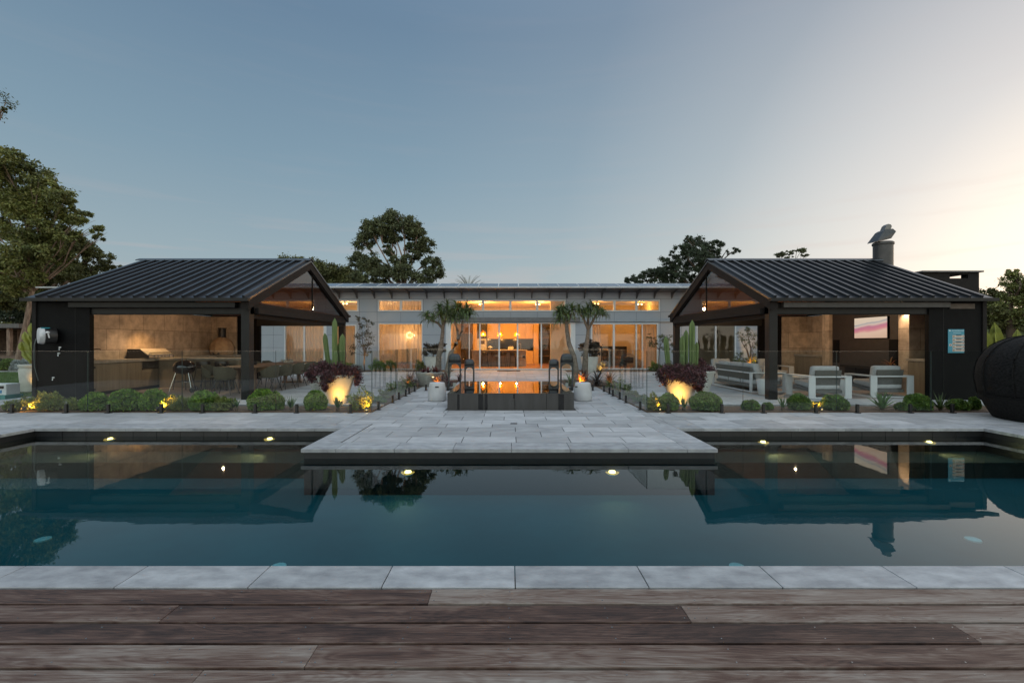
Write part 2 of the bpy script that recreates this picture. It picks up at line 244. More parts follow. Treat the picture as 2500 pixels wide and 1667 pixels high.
# ---------------------------------------------------------------- mesh helpers
class MB:
    def __init__(s): s.v = []; s.f = []; s.mi = []
    def add(s, vs, fs, mi=0):
        o = len(s.v); s.v += [tuple(v) for v in vs]; s.f += [tuple(i+o for i in f) for f in fs]; s.mi += [mi]*len(fs); return s
    def box(s, x0, x1, y0, y1, z0, z1, mi=0, mt=None):
        if x0 > x1: x0, x1 = x1, x0
        if y0 > y1: y0, y1 = y1, y0
        vs = [Vector((x, y, z)) for z in (z0, z1) for y in (y0, y1) for x in (x0, x1)]
        if mt: vs = [mt @ v for v in vs]
        return s.add(vs, [(0, 2, 3, 1), (4, 5, 7, 6), (0, 1, 5, 4), (2, 6, 7, 3), (0, 4, 6, 2), (1, 3, 7, 5)], mi)
    def lathe(s, prof, c=(0, 0, 0), n=32, mt=None, cap=True, mi=0, sq=None):
        vs = []
        for r, z in prof:
            for k in range(n):
                a = 2*PI*k/n; rr = r
                if sq: rr = r*(1/((abs(math.cos(a))**sq+abs(math.sin(a))**sq)**(1/sq)))
                vs.append(Vector((rr*math.cos(a), rr*math.sin(a), z)))
        if mt: vs = [mt @ v for v in vs]
        vs = [v+Vector(c) for v in vs]
        fs = [(i*n+k, i*n+(k+1) % n, (i+1)*n+(k+1) % n, (i+1)*n+k) for i in range(len(prof)-1) for k in range(n)]
        if cap: fs += [tuple(range(n))[::-1], tuple((len(prof)-1)*n+k for k in range(n))]
        return s.add(vs, fs, mi)
    def tube(s, pts, rad, n=8, mi=0):
        pts = [Vector(p) for p in pts]; rad = rad if isinstance(rad, (list, tuple)) else [rad]*len(pts)
        vs = []; up = Vector((0, 0, 1))
        for i, p in enumerate(pts):
            d = (pts[min(i+1, len(pts)-1)]-pts[max(i-1, 0)]).normalized()
            a = d.cross(up if abs(d.z) < .95 else Vector((1, 0, 0))).normalized(); b = d.cross(a)
            for k in range(n): vs.append(p+rad[i]*(math.cos(2*PI*k/n)*a+math.sin(2*PI*k/n)*b))
        fs = [(i*n+k, (i+1)*n+k, (i+1)*n+(k+1) % n, i*n+(k+1) % n) for i in range(len(pts)-1) for k in range(n)]
        fs += [tuple(range(n)), tuple((len(pts)-1)*n+k for k in range(n))[::-1]]
        return s.add(vs, fs, mi)
    def prism(s, poly, a0, a1, axis='x', mi=0):
        """poly: list of 2-D points; extruded along axis ('x': poly=(y,z), 'y': poly=(x,z), 'z': poly=(x,y))"""
        n = len(poly)
        f = {'x': lambda p, a: (a, p[0], p[1]), 'y': lambda p, a: (p[0], a, p[1]), 'z': lambda p, a: (p[0], p[1], a)}[axis]
        vs = [f(p, a) for a in (a0, a1) for p in poly]
        fs = [tuple(range(n))[::-1], tuple(range(n, 2*n))]+[(k, (k+1) % n, n+(k+1) % n, n+k) for k in range(n)]
        return s.add(vs, fs, mi)
    def ball(s, c, r, n=16, m=10, mi=0):
        r = (r, r, r) if not isinstance(r, tuple) else r
        vs = [Vector((0, 0, -1))]+[Vector((math.sin(t)*math.cos(p), math.sin(t)*math.sin(p), -math.cos(t))) for t in [PI*i/m for i in range(1, m)] for p in [2*PI*k/n for k in range(n)]]+[Vector((0, 0, 1))]
        vs = [Vector((v.x*r[0]+c[0], v.y*r[1]+c[1], v.z*r[2]+c[2])) for v in vs]; e = len(vs)-1
        fs = [(0, 1+(k+1) % n, 1+k) for k in range(n)]+[(1+i*n+k, 1+i*n+(k+1) % n, 1+(i+1)*n+(k+1) % n, 1+(i+1)*n+k) for i in range(m-2) for k in range(n)]+[(1+(m-2)*n+k, 1+(m-2)*n+(k+1) % n, e) for k in range(n)]
        return s.add(vs, fs, mi)
def link(name, mb, mats, parent=None, smooth=False, bevel=0, fixn=True):
    me = bpy.data.meshes.new(name)
    off = Vector((0, 0, 0)); p = parent
    while p: off += p.location; p = p.parent
    vs = [(v[0]-off.x, v[1]-off.y, v[2]-off.z) for v in mb.v]
    me.from_pydata(vs, [], mb.f)
    mats = mats if isinstance(mats, (list, tuple)) else [mats]
    for m in mats: me.materials.append(m)
    if len(mats) > 1: me.polygons.foreach_set('material_index', mb.mi)
    if fixn and len(mb.f) < 30000:
        bm = bmesh.new(); bm.from_mesh(me); bmesh.ops.recalc_face_normals(bm, faces=bm.faces); bm.to_mesh(me); bm.free()
    if smooth: me.polygons.foreach_set('use_smooth', [True]*len(me.polygons))
    o = bpy.data.objects.new(name, me); COL.objects.link(o)
    if smooth and smooth != 'all':
        me.update()
        try: me.set_sharp_from_angle(angle=R(38))
        except Exception: pass
    if bevel:
        b = o.modifiers.new('bevel', 'BEVEL'); b.width = bevel; b.segments = 2; b.limit_method = 'ANGLE'; b.angle_limit = R(40)
    if parent: o.parent = parent
    return o
def tag(o, label=None, cat=None, group=None, kind=None):
    if label: o['label'] = label
    if cat: o['category'] = cat
    if group: o['group'] = group
    if kind: o['kind'] = kind
    return o
def thing(name, label, cat, loc=(0, 0, 0), group=None):
    o = bpy.data.objects.new(name, None); COL.objects.link(o); o.location = loc; o.empty_display_size = .2
    return tag(o, label, cat, group)
def struct(name, mb, m, **k): return tag(link(name, mb, m, **k), kind='structure')
def dup(root, loc, rz, label=None, group=None):
    def rec(o, par):
        c = o.copy(); COL.objects.link(c)
        if par: c.parent = par
        for ch in [x for x in COL.objects if x.parent == o]: rec(ch, c)
        return c
    r = rec(root, None); r.location = loc; r.rotation_euler = (0, 0, rz)
    if label: r['label'] = label
    if group: r['group'] = group
    return r
def light(parent, loc, power, radius=.05, col=WARM, kind='POINT', aim=None, spot=70, blend=.6, name='lamp_light'):
    l = bpy.data.lights.new(name, kind); l.energy = power; l.color = col; l.shadow_soft_size = radius
    if kind == 'SPOT': l.spot_size = R(spot); l.spot_blend = blend
    o = bpy.data.objects.new(name, l); COL.objects.link(o)
    off = Vector((0, 0, 0)); p = parent
    while p: off += p.location; p = p.parent
    o.location = Vector(loc)-off; o.parent = parent
    if aim: o.rotation_euler = (Vector(aim)-Vector(loc)).to_track_quat('-Z', 'Y').to_euler()
    return o
# foliage ------------------------------------------------------------
def leaf_mesh(name, centers, dirs, length, width, m, parent=None, droop=0):
    """each leaf a small folded diamond at centre pointing along dir"""
    n = len(centers); c = np.asarray(centers, float); d = np.asarray(dirs, float); d /= np.linalg.norm(d, axis=1)[:, None]+1e-9
    r = rng.normal(size=(n, 3)); s = np.cross(d, r); s /= np.linalg.norm(s, axis=1)[:, None]+1e-9
    ln = (length*rng.uniform(.6, 1.3, n))[:, None]; wd = (width*rng.uniform(.7, 1.25, n))[:, None]
    up = np.cross(s, d)
    v = np.empty((n, 4, 3)); v[:, 0] = c-d*ln*.5; v[:, 1] = c+s*wd*.5+up*wd*.15; v[:, 2] = c+d*ln*.5; v[:, 3] = c-s*wd*.5+up*wd*.15
    off = np.zeros(3); p = parent
    while p: off += np.array(p.location); p = p.parent
    v = v.reshape(-1, 3)-off
    me = bpy.data.meshes.new(name); me.vertices.add(4*n); me.vertices.foreach_set('co', v.ravel())
    me.loops.add(4*n); me.loops.foreach_set('vertex_index', np.arange(4*n)); me.polygons.add(n); me.polygons.foreach_set('loop_start', np.arange(0, 4*n, 4)); me.polygons.foreach_set('loop_total', np.full(n, 4))
    me.update(); me.validate(); me.materials.append(m)
    o = bpy.data.objects.new(name, me); COL.objects.link(o)
    if parent: o.parent = parent
    return o
def sphere_pts(n, r, shell=.55):
    d = rng.normal(size=(n, 3)); d /= np.linalg.norm(d, axis=1)[:, None]; q = rng.uniform(shell**3, 1, n)**(1/3)
    return d*q[:, None]*np.asarray(r), d
DENS = 1.0
def crown_pts(blobs, nsub, nleaf, sub=.34, flat=.75, fill=.25):
    """blobs: (x,y,z,rx,ry,rz); each filled with sub-clumps of leaves"""
    C = []; Dd = []
    for (x, y, z, rx, ry, rz) in blobs:
        k = max(4, int(nsub*DENS*(rx*rz)**.8/2.2))
        p, _ = sphere_pts(k, (rx, ry, rz), fill)
        for q in p:
            rs = sub*(rx*rz)**.5*rng.uniform(.6, 1.25)
            a = rng.normal(size=(nleaf, 3))*np.array((rs, rs, rs*flat))*.52; d = a/(np.linalg.norm(a, axis=1)[:, None]+1e-6)
            C.append(a+q+np.array((x, y, z))); Dd.append(d+rng.normal(size=d.shape)*.7+np.array((0, 0, -.35)))
    return np.concatenate(C), np.concatenate(Dd)
def limbs(mb, base, r0, fork, tips, r1=.25, seed=1, wob=.4):
    rr = random.Random(seed); base = Vector(base); fork = Vector(fork)
    mid = base.lerp(fork, .5)+Vector((rr.uniform(-wob, wob)*.4, 0, 0))
    mb.tube([base, mid, fork], [r0, r0*.8, r0*.66], 10)
    for t in tips:
        t = Vector(t); d = t-fork; a = fork+d*.35+Vector((rr.uniform(-wob, wob), rr.uniform(-wob, wob), abs(d.z)*.1)); b = fork+d*.7+Vector((rr.uniform(-wob, wob), rr.uniform(-wob, wob), abs(d.z)*.06))
        mb.tube([fork-Vector((0, 0, r0*.4)), a, b, t], [r0*.42, r0*.27, r0*.15, r0*.05], 6)
        for _ in range(3):
            e = t+Vector((rr.uniform(-1, 1), rr.uniform(-1, 1), rr.uniform(-.3, .9)))*d.length*.22
            e = t+(e-t)*.45; mb.tube([b, b.lerp(e, .5)+Vector((0, 0, .1)), e], [r0*.15, r0*.09, r0*.03], 5)
def tree(name, label, cat, base, fork, blobs, trunk_r, leafm, barkm, nsub=26, nleaf=46, ll=.26, lw=.11, sub=.34, fill=.25, seed=1, group=None, wob=.5, ry=1.0):
    """blobs as (sx, sy, r_px, D[, squash]) in photo pixels; base/fork world points"""
    root = thing(name, label, cat, base, group); B = []
    for b in blobs:
        p = at(b[0], b[1], b[3]); r = b[2]/1111*b[3]; q = b[4] if len(b) > 4 else .8
        B.append((p.x, p.y+rng.uniform(-.5, .5)*r, p.z, r, r*ry, r*q))
    mb = MB(); limbs(mb, base, trunk_r, fork, [Vector(b[:3]) for b in B if b[2] > fork[2]*.6], seed=seed, wob=wob)
    link('trunk', mb, barkm, root, smooth=True)
    c, d = crown_pts(B, nsub, nleaf, sub=sub, fill=fill)
    leaf_mesh('crown', c, d, ll, lw, leafm, root)
    return root
def shrub(name, label, cat, c, r, h, leafm, n=2600, ll=.045, lw=.024, group=None, spiky=.5, lump=.10):
    """dense rounded shrub of small leaves on short stems"""
    x, y, z = c; root = thing(name, label, cat, (x, y, z), group); h *= 1.14; r *= .92
    mb = MB()
    for k in range(14):
        a = random.uniform(0, 2*PI); q = random.uniform(.3, .8)
        mb.tube([(x, y, z-.02), (x+math.cos(a)*r*q*.5, y+math.sin(a)*r*q*.5, z+h*.45), (x+math.cos(a)*r*q, y+math.sin(a)*r*q, z+h*.8)], [.012, .008, .003], 5)
    link('stem', mb, M['barkd'], root)
    d = rng.normal(size=(n, 3)); d /= np.linalg.norm(d, axis=1)[:, None]; d[:, 2] = np.abs(d[:, 2])
    ph = rng.uniform(0, 6, 6)
    lumpf = 1+lump*(np.sin(d[:, 0]*5+ph[0])*np.sin(d[:, 1]*6+ph[1])+np.sin(d[:, 2]*7+ph[2]+d[:, 0]*4))
    q = np.where(rng.uniform(size=n) < .8, rng.uniform(.88, 1.03, n), rng.uniform(.5, .9, n))*lumpf
    tuck = .84+.16*np.sin(np.clip(d[:, 2]*2.2, 0, 1.57)); dd_ = np.sign(d[:, :2])*np.abs(d[:, :2])
    p = np.stack([dd_[:, 0]*q*r*tuck, dd_[:, 1]*q*r*.85*tuck, .02+d[:, 2]**.85*q*h*.94], 1)
    leaf_mesh('foliage', p+np.array((x, y, z)), d+rng.normal(size=d.shape)*spiky+np.array((0, 0, .25)), ll, lw, leafm, root)
    return root
def blades(mb, c, n, length, width, lean=(.2, 1.0), droop=.5, seg=5, up=0, seed=None, cup=.0, a0=0, a1=2*PI):
    """rosette of curved tapering leaves"""
    rr = random.Random(seed if seed is not None else random.random())
    for k in range(n):
        a = rr.uniform(a0, a1); le = rr.uniform(*lean); ln = length*rr.uniform(.7, 1.1); wd = width*rr.uniform(.8, 1.15)
        d = Vector((math.cos(a), math.sin(a), 0)); s = Vector((-math.sin(a), math.cos(a), 0)); p = Vector(c)+Vector((0, 0, rr.uniform(-.5, .5)*up)); th = le; vs = []
        for i in range(seg+1):
            t = i/seg; ww = wd*(1-t)**.7*(.55+.45*min(1, t*4)) if i < seg else wd*.04
            nrm_ = Vector((d.x*-math.cos(th), d.y*-math.cos(th), math.sin(th)))
            vs += [p-s*ww/2+nrm_*cup*ww, p-nrm_*.0, p+s*ww/2+nrm_*cup*ww]
            p = p+(d*math.sin(th)+Vector((0, 0, math.cos(th))))*ln/seg; th += droop/seg*(1+t)
        fs = []
        for i in range(seg): fs += [(i*3, i*3+1, i*3+4, i*3+3), (i*3+1, i*3+2, i*3+5, i*3+4)]
        mb.add(vs, fs)
def rosette(name, label, cat, c, n, length, width, m, group=None, **k):
    root = thing(name, label, cat, c, group); mb = MB(); blades(mb, (c[0], c[1], c[2]+.02), n, length, width, **k); link('leaves', mb, m, root, fixn=False)
    mb = MB(); mb.lathe([(.03, 0), (.04, .04), (.015, .08)], c, 10); link('stem', mb, M['barkd'], root)
    return root

# ================================================================ SETTING
PX = 8.07                                # half width of the pool
# ground sheet with the pool cut out
g = MB(); O = 600
for x0, x1, y0, y1 in ((-O, -PX-.05, -60, O), (PX+.05, O, -60, O), (-PX-.05, PX+.05, -60, 2.89), (-PX-.05, PX+.05, 7.79, O)):
    g.add([(x0, y0, -.06), (x1, y0, -.06), (x1, y1, -.06), (x0, y1, -.06)], [(0, 1, 2, 3)])
struct('ground', g, M['soil'])
# pool basin
b = MB(); zb = -.64
b.box(-PX-.05, -PX, 2.89, 7.79, zb, -.055); b.box(PX, PX+.05, 2.89, 7.79, zb, -.055)
b.box(-PX, PX, 2.89, 2.94, zb, -.055); b.box(-PX, -2.82, 7.74, 7.79, zb, -.055); b.box(2.82, PX, 7.74, 7.79, zb, -.055)
b.box(-2.82, 2.82, 6.25, 7.79, zb, -.055)
for k in range(40):                       # joints of the waterline tiles
    x = -8.0+k*.4
    if abs(x) > 2.9: b.box(x-.003, x+.003, 7.735, 7.7395, -.16, -.056)
struct('pool_wall', b, M['pooltile'])
b = MB(); b.add([(-PX, 2.94, zb), (PX, 2.94, zb), (PX, 7.74, zb), (-PX, 7.74, zb)], [(0, 1, 2, 3)])
struct('pool_floor', b, M['poolfloor'])
b = MB()
for s in (-1, 1): b.box(s*2.83, s*PX, 7.02, 7.739, zb, -.40)
struct('pool_ledge', b, mat('pool_ledge', (.075, .065, .045), .7, col2=(.05, .045, .033), scale=3))
b = MB(); q = [(-PX, 2.94), (PX, 2.94), (PX, 7.74), (2.82, 7.74), (2.82, 6.25), (-2.82, 6.25), (-2.82, 7.74), (-PX, 7.74)]
b.add([(x, y, -.14) for x, y in q], [tuple(range(8))]); struct('pool_water', b, M['water'])
# paving
def tiles(mb, x0, x1, y0, y1, tw=.8, th=.4, off=.5, ox=0, oy=None, z=0, dep=.010, gap=.012, skip=()):
    oy = y0 if oy is None else oy
    j = int(math.floor((y0-oy)/th))
    while oy+j*th < y1-1e-4:
        ya, yb = max(y0, oy+j*th), min(y1, oy+(j+1)*th); sh = ox+(j % 2)*off*tw
        i = int(math.floor((x0-sh)/tw))
        while sh+i*tw < x1-1e-4:
            xa, xb = max(x0, sh+i*tw), min(x1, sh+(i+1)*tw)
            if xb-xa > .03 and yb-ya > .03 and not any(xa < s[1]-.01 and xb > s[0]+.01 and ya < s[3]-.01 and yb > s[2]+.01 for s in skip):
                mb.box(xa+gap/2, xb-gap/2, ya+gap/2, yb-gap/2, z-dep, z)
            i += 1
        j += 1
SPA = (-1.36, 1.42, 9.8, 12.9)
FZ = ((-12.95, -2.9, 9.45, 10.5), (2.9, 12.95, 9.45, 10.5))
base = MB()
def bs(x0, x1, y0, y1): base.box(x0, x1, y0, y1, -.055, -.0085)
bs(-2.40, 2.40, 6.65, 8.12); bs(-15.5, 15.5, 8.12, 9.45); bs(-2.9, 2.9, 9.45, 14.9); bs(-12.9, -2.9, 10.5, 22.6); bs(2.9, 12.9, 10.5, 22.6); bs(-2.9, 2.9, 14.9, 24.2)
bs(-15.5, -PX-.45, 0, 8.12); bs(PX+.45, 15.5, 0, 8.12)
struct('paving_bed', base, M['grout'])
p = MB()
tiles(p, -2.44, 2.44, 6.62, 8.14, ox=.1)
tiles(p, -2.85, 2.85, 8.14, 9.45, ox=.3); tiles(p, -15.5, -2.85, 8.14, 9.45, ox=.1); tiles(p, 2.85, 15.5, 8.14, 9.45, ox=.1)
BEDS = ((-4.0, -1.95, 14.9, 17.8), (1.95, 4.0, 14.9, 17.8))
for a_ in ((-2.86, SPA[0]-.02, 9.45, 14.9), (SPA[1]+.02, 2.86, 9.45, 14.9), (SPA[0]-.02, SPA[1]+.02, 9.45, SPA[2]-.03), (SPA[0]-.02, SPA[1]+.02, SPA[3]+.02, 14.9)): tiles(p, *a_, ox=.3, oy=9.45)
tiles(p, -1.9, 1.9, 14.9, 24.18, ox=.3); tiles(p, -2.9, -1.9, 17.85, 24.18, ox=.3); tiles(p, 1.9, 2.9, 17.85, 24.18, ox=.3)
tiles(p, -12.9, -4.02, 10.5, 22.6, ox=.2); tiles(p, 4.02, 12.9, 10.5, 22.6, ox=.2)
tiles(p, -4.02, -3.55, 10.5, 14.9, ox=.2); tiles(p, 3.55, 4.02, 10.5, 14.9, ox=.2)
tiles(p, -4.02, -2.9, 17.85, 22.6, ox=.2); tiles(p, 2.9, 4.02, 17.85, 22.6, ox=.2)
tiles(p, -15.5, -PX-.42, 1.0, 8.14, ox=.1); tiles(p, PX+.42, 15.5, 1.0, 8.14, ox=.1)
struct('paving', p, M['paver'])
# coping stones
c = MB()
def cop(x0, x1, y0, y1, tw, th, ox=0): tiles(c, x0, x1, y0, y1, tw, th, off=0, ox=ox, dep=.05, gap=.006)
cop(-2.85, 2.85, 6.21, 6.62, .8, .41, ox=.03)
cop(-2.85, -2.44, 6.62, 8.14, .41, .8); cop(2.44, 2.85, 6.62, 8.14, .41, .8, ox=2.44)
cop(-8.49, -2.85, 7.71, 8.14, .8, .43, ox=-.1); cop(2.85, 8.49, 7.71, 8.14, .8, .43, ox=.1)
cop(-8.49, -8.04, 2.4, 7.71, .45, .8, ox=-8.49); cop(8.04, 8.49, 2.4, 7.71, .45, .8, ox=8.04)
cop(-8.04, 8.04, 2.70, 2.965, .795, .265, ox=.035)
struct('pool_coping', c, M['coping'], bevel=.003)
# timber deck in the foreground: one mesh of boards, joints where the photograph has them
d = MB(); ys = 2.690; pitch = .1665; ends = [(-.455,), (-1.83, .95), (2.29,), (-.92,), (-1.36,), (.6,), (-2.2, 1.5), (.1,), (-1.2,), (1.9,), (-.4,), (.8,), (-1.6,), (.3,)]
nails = MB(); rr = random.Random(3)
for j, e in enumerate(ends):
    y1 = ys-j*pitch; y0 = y1-pitch+.018; xs = [-9]+[-4.9-.5*(j % 3)]+list(e)+[5.2+.6*(j % 4)]+[9]
    for a, b_ in zip(xs, xs[1:]):
        d.box(a+.0015, b_-.0015, y0, y1, -.045, -.004+rr.uniform(-.0012, .0012))
        x = math.ceil((a+.05)/.52)*.52
        for xx in [a+.03, b_-.03]+[x+i*.52 for i in range(30) if x+i*.52 < b_-.05]:
            for yy in (y0+.03, y1-.03):
                nails.lathe([(.0035, -.004), (.0035, -.0022)], (xx+rr.uniform(-.006, .006), yy, 0), 8)
sub = MB(); sub.box(-9, 9, -2, 2.66, -.056, -.052); struct('deck_gap_shade', sub, M['black'])  # dark sheet added under the boards so the gaps read as deep shade
o = struct('timber_deck', d, M['deck'], bevel=.0015)
o2 = link('screw', nails, M['inox'], o, fixn=False); o2['kind'] = 'stuff'
# lawn, path and planting ground on the far left and right
b = MB(); b.box(-60, -12.95, 12.6, 22.8, -.058, -.02); o = struct('lawn', b, M['lawn'])
n = 26000; cx = rng.uniform(-27, -13, n); cyy = rng.uniform(12.7, 22.7, n)
gr = leaf_mesh('grass_blades', np.stack([cx, cyy, np.full(n, .0)], 1), rng.normal(size=(n, 3))*.35+np.array((0, 0, 1)), .06, .012, mat('grass_leaf', (.10, .17, .035), .7, col2=(.05, .10, .02), scale=3, island=.3, trans=.2))
tag(gr, 'short green lawn beside the left pavilion', 'grass', kind='stuff')
b = MB(); b.box(-60, -12.95, 22.8, 22.95, -.058, .03); struct('lawn_edging', b, M['coping'])
b = MB(); b.add([(-90, 23, -.05), (-12.9, 23, -.05), (-12.9, 30, .15), (-90, 30, .15), (-12.9, 48, .9), (-90, 48, .9), (-23.6, 90, 1.2), (-120, 90, 1.2)], [(0, 1, 2, 3), (3, 2, 4, 5), (5, 4, 6, 7)]); struct('mulch_bank', b, mat('mulch', (.20, .115, .07), .95, col2=(.10, .06, .04), scale=.9, bump=.8, bscale=20))
b = MB()
for x0, x1, y0, y1 in ((-12.9, -2.88, 9.47, 10.48), (2.88, 12.9, 9.47, 10.48), (-3.53, -2.88, 10.48, 14.88), (2.88, 3.53, 10.48, 14.88), (-4.0, -1.93, 14.92, 17.83), (1.93, 4.0, 14.92, 17.83), (-12.9, -2.95, 22.62, 24.28), (2.95, 12.9, 22.62, 24.28)):
    b.box(x0, x1, y0, y1, -.057, -.004)
struct('garden_bed', b, M['soil'])
b = MB()
for s in (-1, 1): b.box(s*2.9, s*12.9, 10.48, 10.53, -.05, .03)
struct('bed_edging', b, M['coping'])

# ================================================================ PAVILIONS
def pavilion(s, label):
    root = thing('pavilion', label, 'pavilion', (s*9.4, 15, 0)); X = lambda a: s*a
    ye, yb, yr, ze, zr = 11.40, 18.56, 14.98, 2.57, 4.15
    m = MB(); t = .05
    m.prism([(ye, ze), (yr, zr), (yb, ze), (yb, ze-t), (yr, zr-t), (ye, ze-t)], X(6.52), X(12.15))
    sl = math.hypot(yr-ye, zr-ze); uy, uz = (yr-ye)/sl, (zr-ze)/sl
    k = 6.66
    while k < 12.1:                       # standing seams
        for yy, sg in ((ye, 1), (yb, -1)):
            poly = [(k-.034, 0), (k-.030, .068), (k+.030, .068), (k+.034, 0)]; vs = []
            for (yq, zq) in ((yy+sg*.01, ze+.004), (yr-sg*.10, zr-.046)):
                for px_, h in poly: vs.append((X(px_), yq-sg*uz*h, zq+uy*h))
            m.add(vs, [(0, 1, 5, 4), (1, 2, 6, 5), (2, 3, 7, 6), (0, 3, 2, 1), (4, 5, 6, 7)])
        k += .305
    roof = link('roof', m, M['roofm'], root)
    r = MB(); r.prism([(yr-.18, zr-.03), (yr-.17, zr+.004), (yr, zr+.072), (yr+.17, zr+.004), (yr+.18, zr-.03), (yr, zr+.05)], X(6.5), X(12.17)); link('ridge_cap', r, M['roofm'], roof)
    gt = MB(); gt.box(X(6.5), X(12.17), ye-.1, ye+.02, ze-.085, ze-.005); link('gutter', gt, M['trim'], roof); gt = MB(); gt.box(X(6.5), X(12.17), yb-.02, yb+.1, ze-.085, ze-.005); link('gutter', gt, M['trim'], roof)
    # lining under the roof
    c = MB(); c.prism([(ye+.24, ze-.06+.06), (yr, zr-.11), (yb-.24, ze), (yb-.24, ze-.03), (yr, zr-.14), (ye+.24, ze-.03)], X(6.74), X(11.94)); link('ceiling', c, M['lining'], root)
    # posts
    for (a, y) in ((6.60, 11.55), (6.60, 18.15)):
        q = MB(); q.box(X(a), X(a+.21), y, y+.21, 0, 2.5); link('post', q, M['trim'], root, bevel=.004)
    # solid corners and end wall, vertical cladding boards
    def clad(name, boxes, m_=M['black']):
        q = MB()
        for bx_ in boxes: q.box(*bx_)
        return link(name, q, m_, root)
    clad('front_wall', [(X(10.66), X(12.08), 11.56, 11.68, 0, 2.5)]+[(X(10.70+i*.0), X(10.70), 11.55, 11.56, 0, 0.01) for i in range(0)])
    q = MB(); q.box(X(11.02), X(11.028), 11.556, 11.559, 0, 2.48); link('cladding_joint', q, M['trim'], root)
    clad('corner_trim', [(X(12.0), X(12.1), 11.53, 11.60, 0, 2.5)], M['trim2'])
    clad('end_wall', [(X(11.95), X(12.08), 11.68, 18.36, 0, 2.5)])
    clad('back_wall', [(X(10.0), X(12.08), 18.24, 18.36, 0, 2.5)])
    e = MB(); e.prism([(ye+.2, ze-.05), (yr, zr-.07), (yb-.2, ze-.05)], X(11.96), X(12.07)); link('gable_wall', e, M['black'], root)
    # beams
    q = MB(); q.box(X(6.60), X(12.0), 11.60, 11.76, 2.18, 2.485); link('beam', q, M['trim'], root, bevel=.004); q = MB(); q.box(X(6.60), X(10.1), 18.2, 18.34, 2.12, 2.485); link('beam', q, M['trim'], root, bevel=.004)
    q = MB(); q.box(X(6.90), X(11.1), 11.44, 11.595, 2.335, 2.475); link('awning_box', q, mat('awning_grey', (.06, .056, .054), .5) if s > 0 else M['trim'], root, bevel=.01)
    q = MB(); q.box(X(6.84), X(10.66), 11.62, 11.66, 2.165, 2.1795); link('track_rail', q, M['trim2'], root)
    q = MB(); q.box(X(6.60), X(6.76), 11.77, 18.14, 2.26, 2.485); link('side_beam', q, M['trim2'], root, bevel=.004)
    q = MB(); q.box(X(6.50), X(6.595), 11.80, 18.1, 2.20, 2.34); q.box(X(6.62), X(6.70), 11.77, 18.14, 2.08, 2.18); q.box(X(6.62), X(6.74), 11.77, 18.14, 2.18, 2.259); link('side_awning', q, M['trim2'], root, bevel=.004)
    # glazed gable towards the courtyard
    for sg, y0 in ((1, ye), (-1, yb)):
        q = MB(); vs = []
        for (yq, zq) in ((y0+sg*.02, ze-.052), (yr, zr-.052)):
            for xx, dz in ((6.54, 0), (6.74, 0), (6.74, -.24), (6.54, -.24)): vs.append((X(xx), yq, zq+dz))
        q.add(vs, [(0, 1, 2, 3), (7, 6, 5, 4), (0, 4, 5, 1), (1, 5, 6, 2), (2, 6, 7, 3), (3, 7, 4, 0)]); link('gable_rafter', q, M['trim2'], root)
    tri = [(ye+.62, ze-.06), (yr, zr-.29), (yb-.62, ze-.06)]
    q = MB(); q.prism(tri, X(6.62), X(6.634)); link('gable_glass', q, M['gable_glass'], root)
    q = MB(); q.box(X(6.60), X(6.65), yr+.30, yr+.325, ze-.08, zr-.38); link('glazing_bar', q, M['trim2'], root)
    # stone lining of the end and back walls
    q = MB(); q.box(X(11.90), X(11.949), 11.69, 18.235, 0, 2.49); q.box(X(10.9), X(11.899), 18.19, 18.235, 0, 2.49); link('stone_lining', q, M['trav'], root)
    q = MB(); q.box(X(6.86), X(11.9), 11.8, 18.15, -.001, .004); link('floor', q, mat('pavilion_floor', (.30, .26, .24), .45, col2=(.22, .19, .175), scale=2.5, bump=.1), root)
    return root
PL = pavilion(-1, 'black gabled pavilion on the left with outdoor kitchen and long dining table')
PR = pavilion(1, 'black gabled pavilion on the right with lounge, fireplace and flue')
q = MB(); q.box(11.17, 11.8, 11.535, 11.552, 2.31, 2.44); link('wall_vent', q, mat('vent', (.13, .10, .08), .7), PR)

def downlight(x, y, z0, z1, label, power, group='pendant lights of the pavilions', r=.045):
    root = thing('pendant_light', label, 'lamp', (x, y, z1), group)
    q = MB(); q.tube([(x, y, z0), (x, y, z1+.12)], .006, 6); link('cord', q, M['legm'], root)
    q = MB(); q.lathe([(r*.6, .12), (r, .1), (r, .0), (r*.93, .0), (r*.93, .02)], (x, y, z1), 20, cap=False); link('lamp_shade', q, M['legm'], root, smooth=True)
    q = MB(); q.lathe([(r*.9, .062), (r*.9, .066)], (x, y, z1), 20); link('bulb', q, emit('lamp_glow', (1, .55, .2), 2), root)
    if power > 15: light(root, (x, y, z1-.02), power*2.4, .02, col=PWARM)
    else: light(root, (x, y, z1+.04), power*6, .02, col=PWARM, kind='SPOT', aim=(x+(.3 if x > 0 else -.3), y, 0), spot=95, blend=1)
    return root
downlight(-9.4, 14.95, 4.0, 2.42, 'black pendant lamp over the dining table in the left pavilion', 24)
downlight(-11.25, 13.9, 3.5, 2.40, 'added black pendant lamp to light the barbecue in the left pavilion', 9)
light([o for o in COL.objects if o.name.startswith('pendant_light')][-1], (-11.1, 14.2, 2.36), 120, .02, col=(1, .55, .2), kind='SPOT', aim=(-11.5, 14.7, 1.1), spot=75, blend=1)  # extra spot added to light the grill hood, no visible source
downlight(9.4, 14.95, 4.0, 2.42, 'black pendant lamp over the lounge in the right pavilion', 34)
downlight(11.3, 13.1, 3.2, 2.40, 'added black pendant lamp to light the chimney pillar in the right pavilion', 9)  # second pendant added here to light the stone pillar

